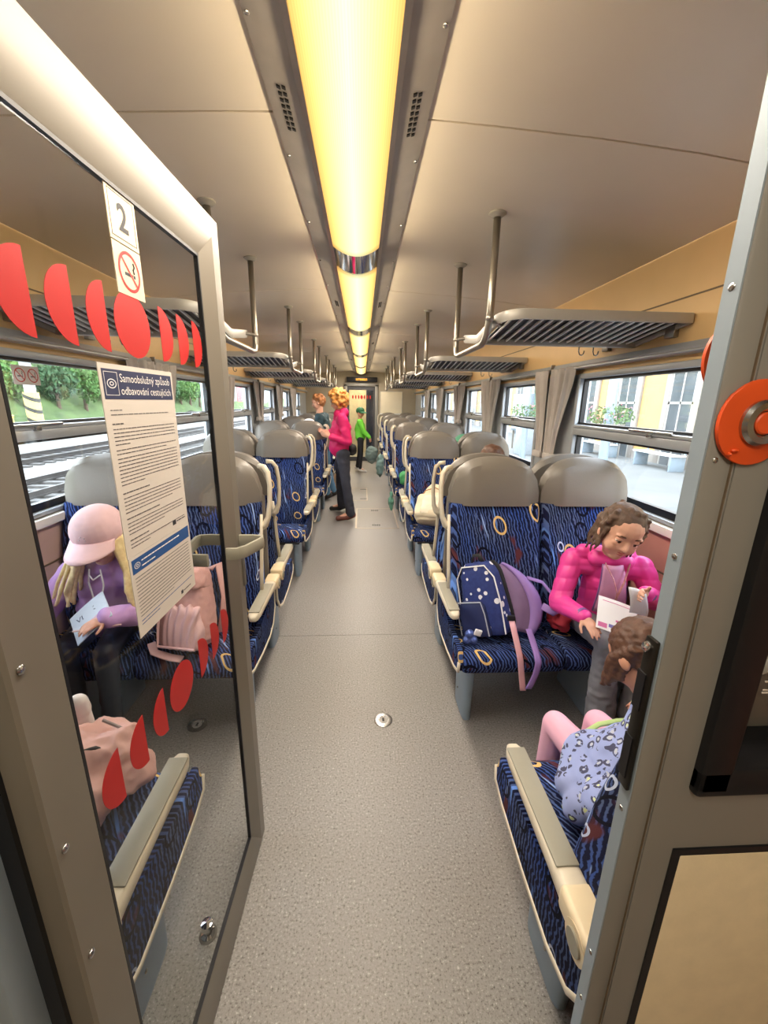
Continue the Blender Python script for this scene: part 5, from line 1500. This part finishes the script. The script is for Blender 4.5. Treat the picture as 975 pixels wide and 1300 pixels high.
ax, ay, az = axes((-.66, -.72, 0), (-.20, .34, 1))
c0 = V((.610, 1.745, .662))
th = thing('backpack', 'navy backpack with white heart motifs and lilac straps on the nearest right seat', 'backpack', (.62, 1.74, .48))
m = MB(); bag_shape(m, c0, ax, ay, az, .215, .125, .335); bd = blob_build('main_body', m, M_motif, th, .006, 3)
m = MB(); bag_shape(m, c0 + ay * .062 + ax * .035 - az * .085, ax, ay, az, .150, .05, .165, .9); blob_build('front_pocket', m, M_nav, th, .005, 3)
m = MB(); m.tube([c0 + ay * .088 + ax * .035 + ax * x + az * z for x, z in ((-.072, -.16), (-.07, -.06), (-.06, -.005), (.06, -.005), (.07, -.06), (.072, -.16))], .0028, 6); m.build('pocket_piping', pm('piping_silver', (176, 178, 190), .5), th)
m = MB(); m.tube([c0 + ay * .05 + ax * x * 1.0 + az * z for x, z in ((.100, -.16), (.106, -.02), (.098, .10), (.06, .155), (-.06, .155), (-.098, .10), (-.106, -.02), (-.100, -.16))], .0035, 6); m.build('zip_line', M_pg, th)
m = MB(); bag_shape(m, c0 - ay * .068, ax, ay, az, .205, .03, .325); blob_build('dark_gusset', m, M_blk, th, .006, 2)
def Lq(t_): return (V((.700, 1.865, .770)) * (1 - t_) ** 2 + V((.712, 1.78, .70)) * 2 * t_ * (1 - t_) + V((.748, 1.672, .525)) * t_ ** 2)
def Rq(t_): return (V((.735, 1.880, .785)) * (1 - t_) ** 3 + V((.86, 1.83, .74)) * 3 * t_ * (1 - t_) ** 2 + V((.960, 1.74, .600)) * 3 * t_ ** 2 * (1 - t_) + V((.835, 1.665, .505)) * t_ ** 3)
m = MB(); m.grid(lambda u, v: Lq(v).lerp(Rq(v), u) + V((-.2, -1, .5)).normalized() * (.028 * math.sin(u * PI) * math.sin(v * PI) + .006 * nz((u * 4, v * 3, 2))), 14, 18)
m.build('back_panel', M_lild, th, sharp=0, thick=.012)
m = MB(); m.grid(lambda u, v: Rq(v).lerp(Lq(v), .40 * (1 - u)) + V((-.2, -1, .6)).normalized() * (.030 * math.sin(v * PI) + .012 * math.sin(u * PI)), 6, 18)
m.build('shoulder_strap', M_lilc, th, sharp=0, thick=.010)
m = strap([Rq(.30) + V((0, -.02, .01)), V((.905, 1.79, .715)), V((.955, 1.735, .655)), V((.965, 1.70, .61)), V((.935, 1.70, .60)), V((.885, 1.72, .625))], .036, .008); m.build('shoulder_strap', M_lilc, th, sharp=0)
m = strap([c0 + az * .165 + ax * .03, c0 + az * .20 + ax * .015, c0 + az * .20 - ax * .015, c0 + az * .165 - ax * .03], .02, .006); m.build('carry_loop', M_blk, th, sharp=0)
m = MB(); m.grid(lambda u, v: V((lerp(.700, .750, v) + .026 * (u - .5), lerp(1.612, 1.536, min(1, v * 2.2)) - .006 * v, lerp(.610, .31, v))), 3, 12); m.build('hanging_strap', pm('strap_pink', (232, 178, 186), .6), th, sharp=0, thick=.004)
m = MB(); m.grid(lambda u, v: V((lerp(.795, .755, v) + .028 * (u - .5) + .03 * math.sin(v * 2.5), lerp(1.640, 1.528, min(1, v * 2.5)), lerp(.55, .32, v))), 3, 12); m.build('hanging_strap', M_lilc, th, sharp=0, thick=.004)
m = MB(); m.box((.695, 1.612, .625), (.034, .012, .026), None, .004); m.build('buckle', M_blk, th)
m = MB(); m.ell((.520, 1.63, .535), .022); m.ell((.535, 1.62, .512), .020); m.ell((.505, 1.625, .508), .018); kc = blob_build('charm', m, pm('sequin_blue', (86, 104, 168), .3, .5, var=.5, vs=120), th, .004, 1)
m = MB(); m.box((.553, 1.618, .550), (.034, .012, .030), Euler((0, .3, 0)).to_matrix(), .004); m.build('tag', M_pg, kc)
th = thing('small_pouch', 'black pouch with gold clasp wedged beside the girl in pink', 'pouch', (1.0, 1.77, .48))
m = MB(); m.ell((1.02, 1.80, .56), (.03, .03, .07)); m.ell((1.015, 1.81, .64), (.025, .025, .045)); blob_build('body', m, M_blk, th, .005, 2, folds(.006, 30))
m = MB(); m.tube([(1.005, 1.768, .58), (1.01, 1.766, .56), (1.015, 1.766, .52)], .005, 6); m.build('clasp', pm('gold_metal', (200, 168, 90), .3, .9), th)
th = thing('coral_scarf', 'coral red cloth bunched on the seat behind the pink puffer sleeve', 'scarf', (.96, 1.70, .48))
m = MB(); m.ell((.975, 1.745, .545), (.045, .06, .05)); m.ell((.985, 1.70, .555), (.035, .04, .055)); blob_build('cloth', m, pm('coral_cloth', (206, 62, 76), .75), th, .005, 2, folds(.012, 24))

# pink backpack on the left window bay
M_ros = pm('rose_nylon', (214, 168, 164), .42, var=.08, vs=14)
M_rosl = pm('rose_nylon_light', (230, 192, 194), .42, var=.05)
ax, ay, az = axes((-.30, -1, 0), (.02, .30, 1))
c0 = V((-.745, 1.70, .668))
th = thing('backpack', 'shiny rose backpack on the aisle seat beside the capped girl', 'backpack', (-.745, 1.76, .48))
m = MB(); bag_shape(m, c0, ax, ay, az, .255, .16, .35, .66); blob_build('main_body', m, M_ros, th, .006, 3, lambda p, n: n * (.008 * nz((p.x * 20, p.y * 20, p.z * 5)) + .003 * nz(p * 50)))
m = MB(); bag_shape(m, c0 + ay * .066 - az * .085 - ax * .035, ax, ay, az, .185, .075, .185, .78)
blob_build('gathered_pocket', m, M_rosl, th, .005, 2, lambda p, n: n * (.007 * math.sin(p.x * 190 + 6 * nz(p * 8)) * min(1, max(0, (p.z - .50) * 8))))
m = MB(); bag_shape(m, c0 + az * .120 + ay * .022, ax, ay, az, .205, .14, .09, .8); blob_build('top_flap', m, M_ros, th, .005, 2, lambda p, n: n * (.008 * nz(p * 30)))
m = MB(); m.tube([c0 + ay * .108 + ax * x + az * z - ax * .035 for x, z in ((.09, .0), (.094, -.08), (.092, -.165), (-.09, -.165))], .006, 6); m.build('pocket_piping', M_rosl, th)
m = strap([V((-.875, 1.60, .535)), V((-.855, 1.575, .505)), V((-.82, 1.560, .503)), V((-.775, 1.545, .499)), V((-.725, 1.538, .494))], .034, .006); m.build('strap_tail', M_rosl, th, sharp=0)
m = strap([c0 + az * .16 + ax * .03, c0 + az * .20 + ax * .015 , c0 + az * .20 - ax * .02, c0 + az * .16 - ax * .03], .02, .008); m.build('carry_loop', M_rosl, th, sharp=0)
for q in (-1, 1):
    m = strap([c0 + az * .15 - ay * .06 + ax * q * .06, c0 + az * .17 - ay * .10 + ax * q * .075, c0 + az * .02 - ay * .115 + ax * q * .105, c0 - az * .14 - ay * .09 + ax * q * .11], .04, .01); m.build('shoulder_strap', M_ros, th, sharp=0)
# pink bag on the nearest left seat
M_blush = pm('blush_cloth', (222, 178, 170), .7, var=.06, vs=10)
th = thing('pink_bag', 'blush pink bag with a black handle on the nearest left seat behind the glass', 'bag', (-.68, .92, .48))
m = MB()
for a, b, r1, r2 in (((-.66, .82, 0.565), (-.69, .98, 0.585), .075, .085), ((-.70, .92, 0.590), (-.74, .90, 0.600), .10, .10), ((-.66, .86, 0.575), (-.655, .95, 0.590), .07, .08), ((-.68, .94, 0.630), (-.72, .93, 0.640), .055, .06), ((-.60, .93, 0.565), (-.64, .90, 0.570), .055, .07)): m.cap(a, b, r1, r2)
blob_build('body', m, M_blush, th, .006, 3, lambda p, n: n * (.040 * (.22 - abs(nz((p.x * 11 + p.z * 6, p.y * 8, p.z * 9)))) + .014 * (.22 - abs(nz(p * 26)))))
m = MB(); m.tube([(-.585, .90, .595), (-.600, .955, .625), (-.640, .985, .655), (-.69, .985, .685)], .0045, 6); m.build('zip_line', pm('grey_patch', (150, 140, 140), .5), th)
m = strap([(-.745, .865, .645), (-.72, .865, .672), (-.69, .885, .682), (-.66, .90, .675), (-.64, .915, .650)], .028, .01); m.build('handle', M_blk, th, sharp=0)
m = MB(); m.box((-.645, .84, .60), (.004, .03, .05), Euler((0, .5, .2)).to_matrix(), .0015); m.build('patch', pm('grey_patch', (150, 140, 140), .5), th)
th = thing('white_roll', 'white quilted roll standing against the blush pink bag', 'cloth roll', (-.765, 1.0, .48))
m = MB(); m.cap((-.790, 1.035, .53), (-.780, 1.025, .60), .036, .034); m.cap((-.778, 1.022, .625), (-.776, 1.02, .668), .033, .030); m.cap((-.774, 1.02, .69), (-.772, 1.018, .715), .030, .026); blob_build('roll', m, pm('white_quilting', (234, 226, 224), .7), th, .004, 1)
# cream backpack
M_crm = pm('cream_canvas', (222, 206, 174), .7, var=.06, vs=10)
th = thing('backpack', 'cream canvas backpack lying on the second right seat', 'backpack', (.66, 3.56, .48))
ax, ay, az = axes((-.25, -1, .25), (.22, .75, 1))
c0 = V((.665, 3.49, .688))
m = MB(); bag_shape(m, c0, ax, ay, az, .30, .18, .38, .40); bag_shape(m, c0 - az * .05 + ay * .03, ax, ay, az, .33, .17, .24, .85); blob_build('main_body', m, M_crm, th, .008, 3, folds(.014, 9, 3))
m = MB(); bag_shape(m, c0 + ay * .10 - az * .06, ax, ay, az, .22, .05, .18, .8); blob_build('front_pocket', m, pm('cream_canvas_light', (236, 224, 196), .7), th, .006, 3, folds(.006, 15))
m = MB(); m.tube([c0 + ay * .085 + ax * x + az * z for x, z in ((.13, -.02), (.08, .08), (0, .115), (-.08, .08), (-.13, -.02))], .005, 6); m.build('zip_line', pm('tan_leather', (168, 120, 70), .6), th)
m = strap([c0 + az * .17, c0 + az * .16 + ay * .04 - ax * .08, c0 + az * .04 + ay * .08 - ax * .15, c0 - az * .10 + ay * .07 - ax * .16], .032, .008); m.build('shoulder_strap', pm('tan_leather', (0, 0, 0)), th, sharp=0)
# further bags along the aisle
def soft_bag(name, label, cat, c, r, ma, parts_=1, seed=0, up=True, kn=.02):
    th = thing(name, label, cat, (c[0], c[1], c[2] - r[2]))
    m = MB(); random.seed(seed)
    m.ell(c, r)
    for i in range(5): m.ell(V(c) + V((random.uniform(-.5, .5) * r[0], random.uniform(-.5, .5) * r[1], random.uniform(-.3, .5) * r[2])), tuple(x * random.uniform(.5, .75) for x in r))
    blob_build('body', m, ma, th, .010, 2, folds(kn, 12, seed))
    if up:
        m = strap([V(c) + V((-.3 * r[0], 0, r[2] * .9)), V(c) + V((-.15 * r[0], -.02, r[2] * 1.25)), V(c) + V((.15 * r[0], -.02, r[2] * 1.25)), V(c) + V((.3 * r[0], 0, r[2] * .9))], .02, .006); m.build('handle', M_blk, th, sharp=0)
    return th
soft_bag('cloth_bag', 'bright green cloth bag on the third right seat', 'bag', (.60, 5.24, .60), (.085, .12, .10), pm('green_cloth', (68, 150, 92), .75, var=.12), 1, 2)
soft_bag('hanging_cloth', 'mint green cloth hanging beside the aisle under the green bag', 'cloth', (.405, 5.16, .30), (.028, .09, .13), pm('mint_cloth', (104, 158, 134), .75), 1, 3, False)
soft_bag('hanging_school_bag', 'grey teal school bag hanging by the aisle farther up on the right', 'school bag', (.335, 6.98, .50), (.065, .13, .20), pm('grey_teal_cloth', (112, 140, 136), .7, var=.2, vs=14), 1, 4)
soft_bag('jacket', 'dark jacket with white patches on the fourth right seat', 'jacket', (.66, 7.08, .67), (.12, .12, .16), pm('dark_white_cloth', (70, 74, 92), .75, var=.6, vs=16), 1, 5, False)
soft_bag('pink_cushion', 'small dusty pink bundle between the seat backs on the right', 'bundle', (.56, 6.06, .83), (.07, .08, .08), pm('dusty_pink', (198, 140, 146), .75), 1, 6, False)
soft_bag('shoulder_bag', 'maroon bag on the left seat beside the empty blue one', 'bag', (-.66, 4.40, .635), (.13, .14, .125), pm('maroon_cloth', (104, 40, 44), .7), 1, 7)
soft_bag('school_bag', 'green grey backpack held by the boy in green', 'backpack', (.23, 9.08, .42), (.13, .11, .20), pm('green_grey_cloth', (108, 126, 122), .7, var=.15), 1, 8)
th = thing('travel_bag', 'tan travel bag with dark base on the floor behind the standing woman', 'bag', (-.34, 6.98, 0))
m = MB(); bag_shape(m, V((-.34, 6.98, .20)), V((1, 0, 0)), V((0, 1, 0)), V((0, 0, 1)), .26, .20, .34, .85); blob_build('body', m, pm('tan_canvas', (176, 144, 112), .75, var=.1), th, .010, 3, folds(.010, 10))
m = MB(); m.box((-.34, 6.98, .022), (.26, .20, .044), None, .015); m.build('base', M_blk, th)
m = strap([(-.41, 6.98, .36), (-.39, 6.95, .44), (-.31, 6.95, .44), (-.28, 6.98, .36)], .02, .008); m.build('handle', pm('tan_leather', (0, 0, 0)), th)
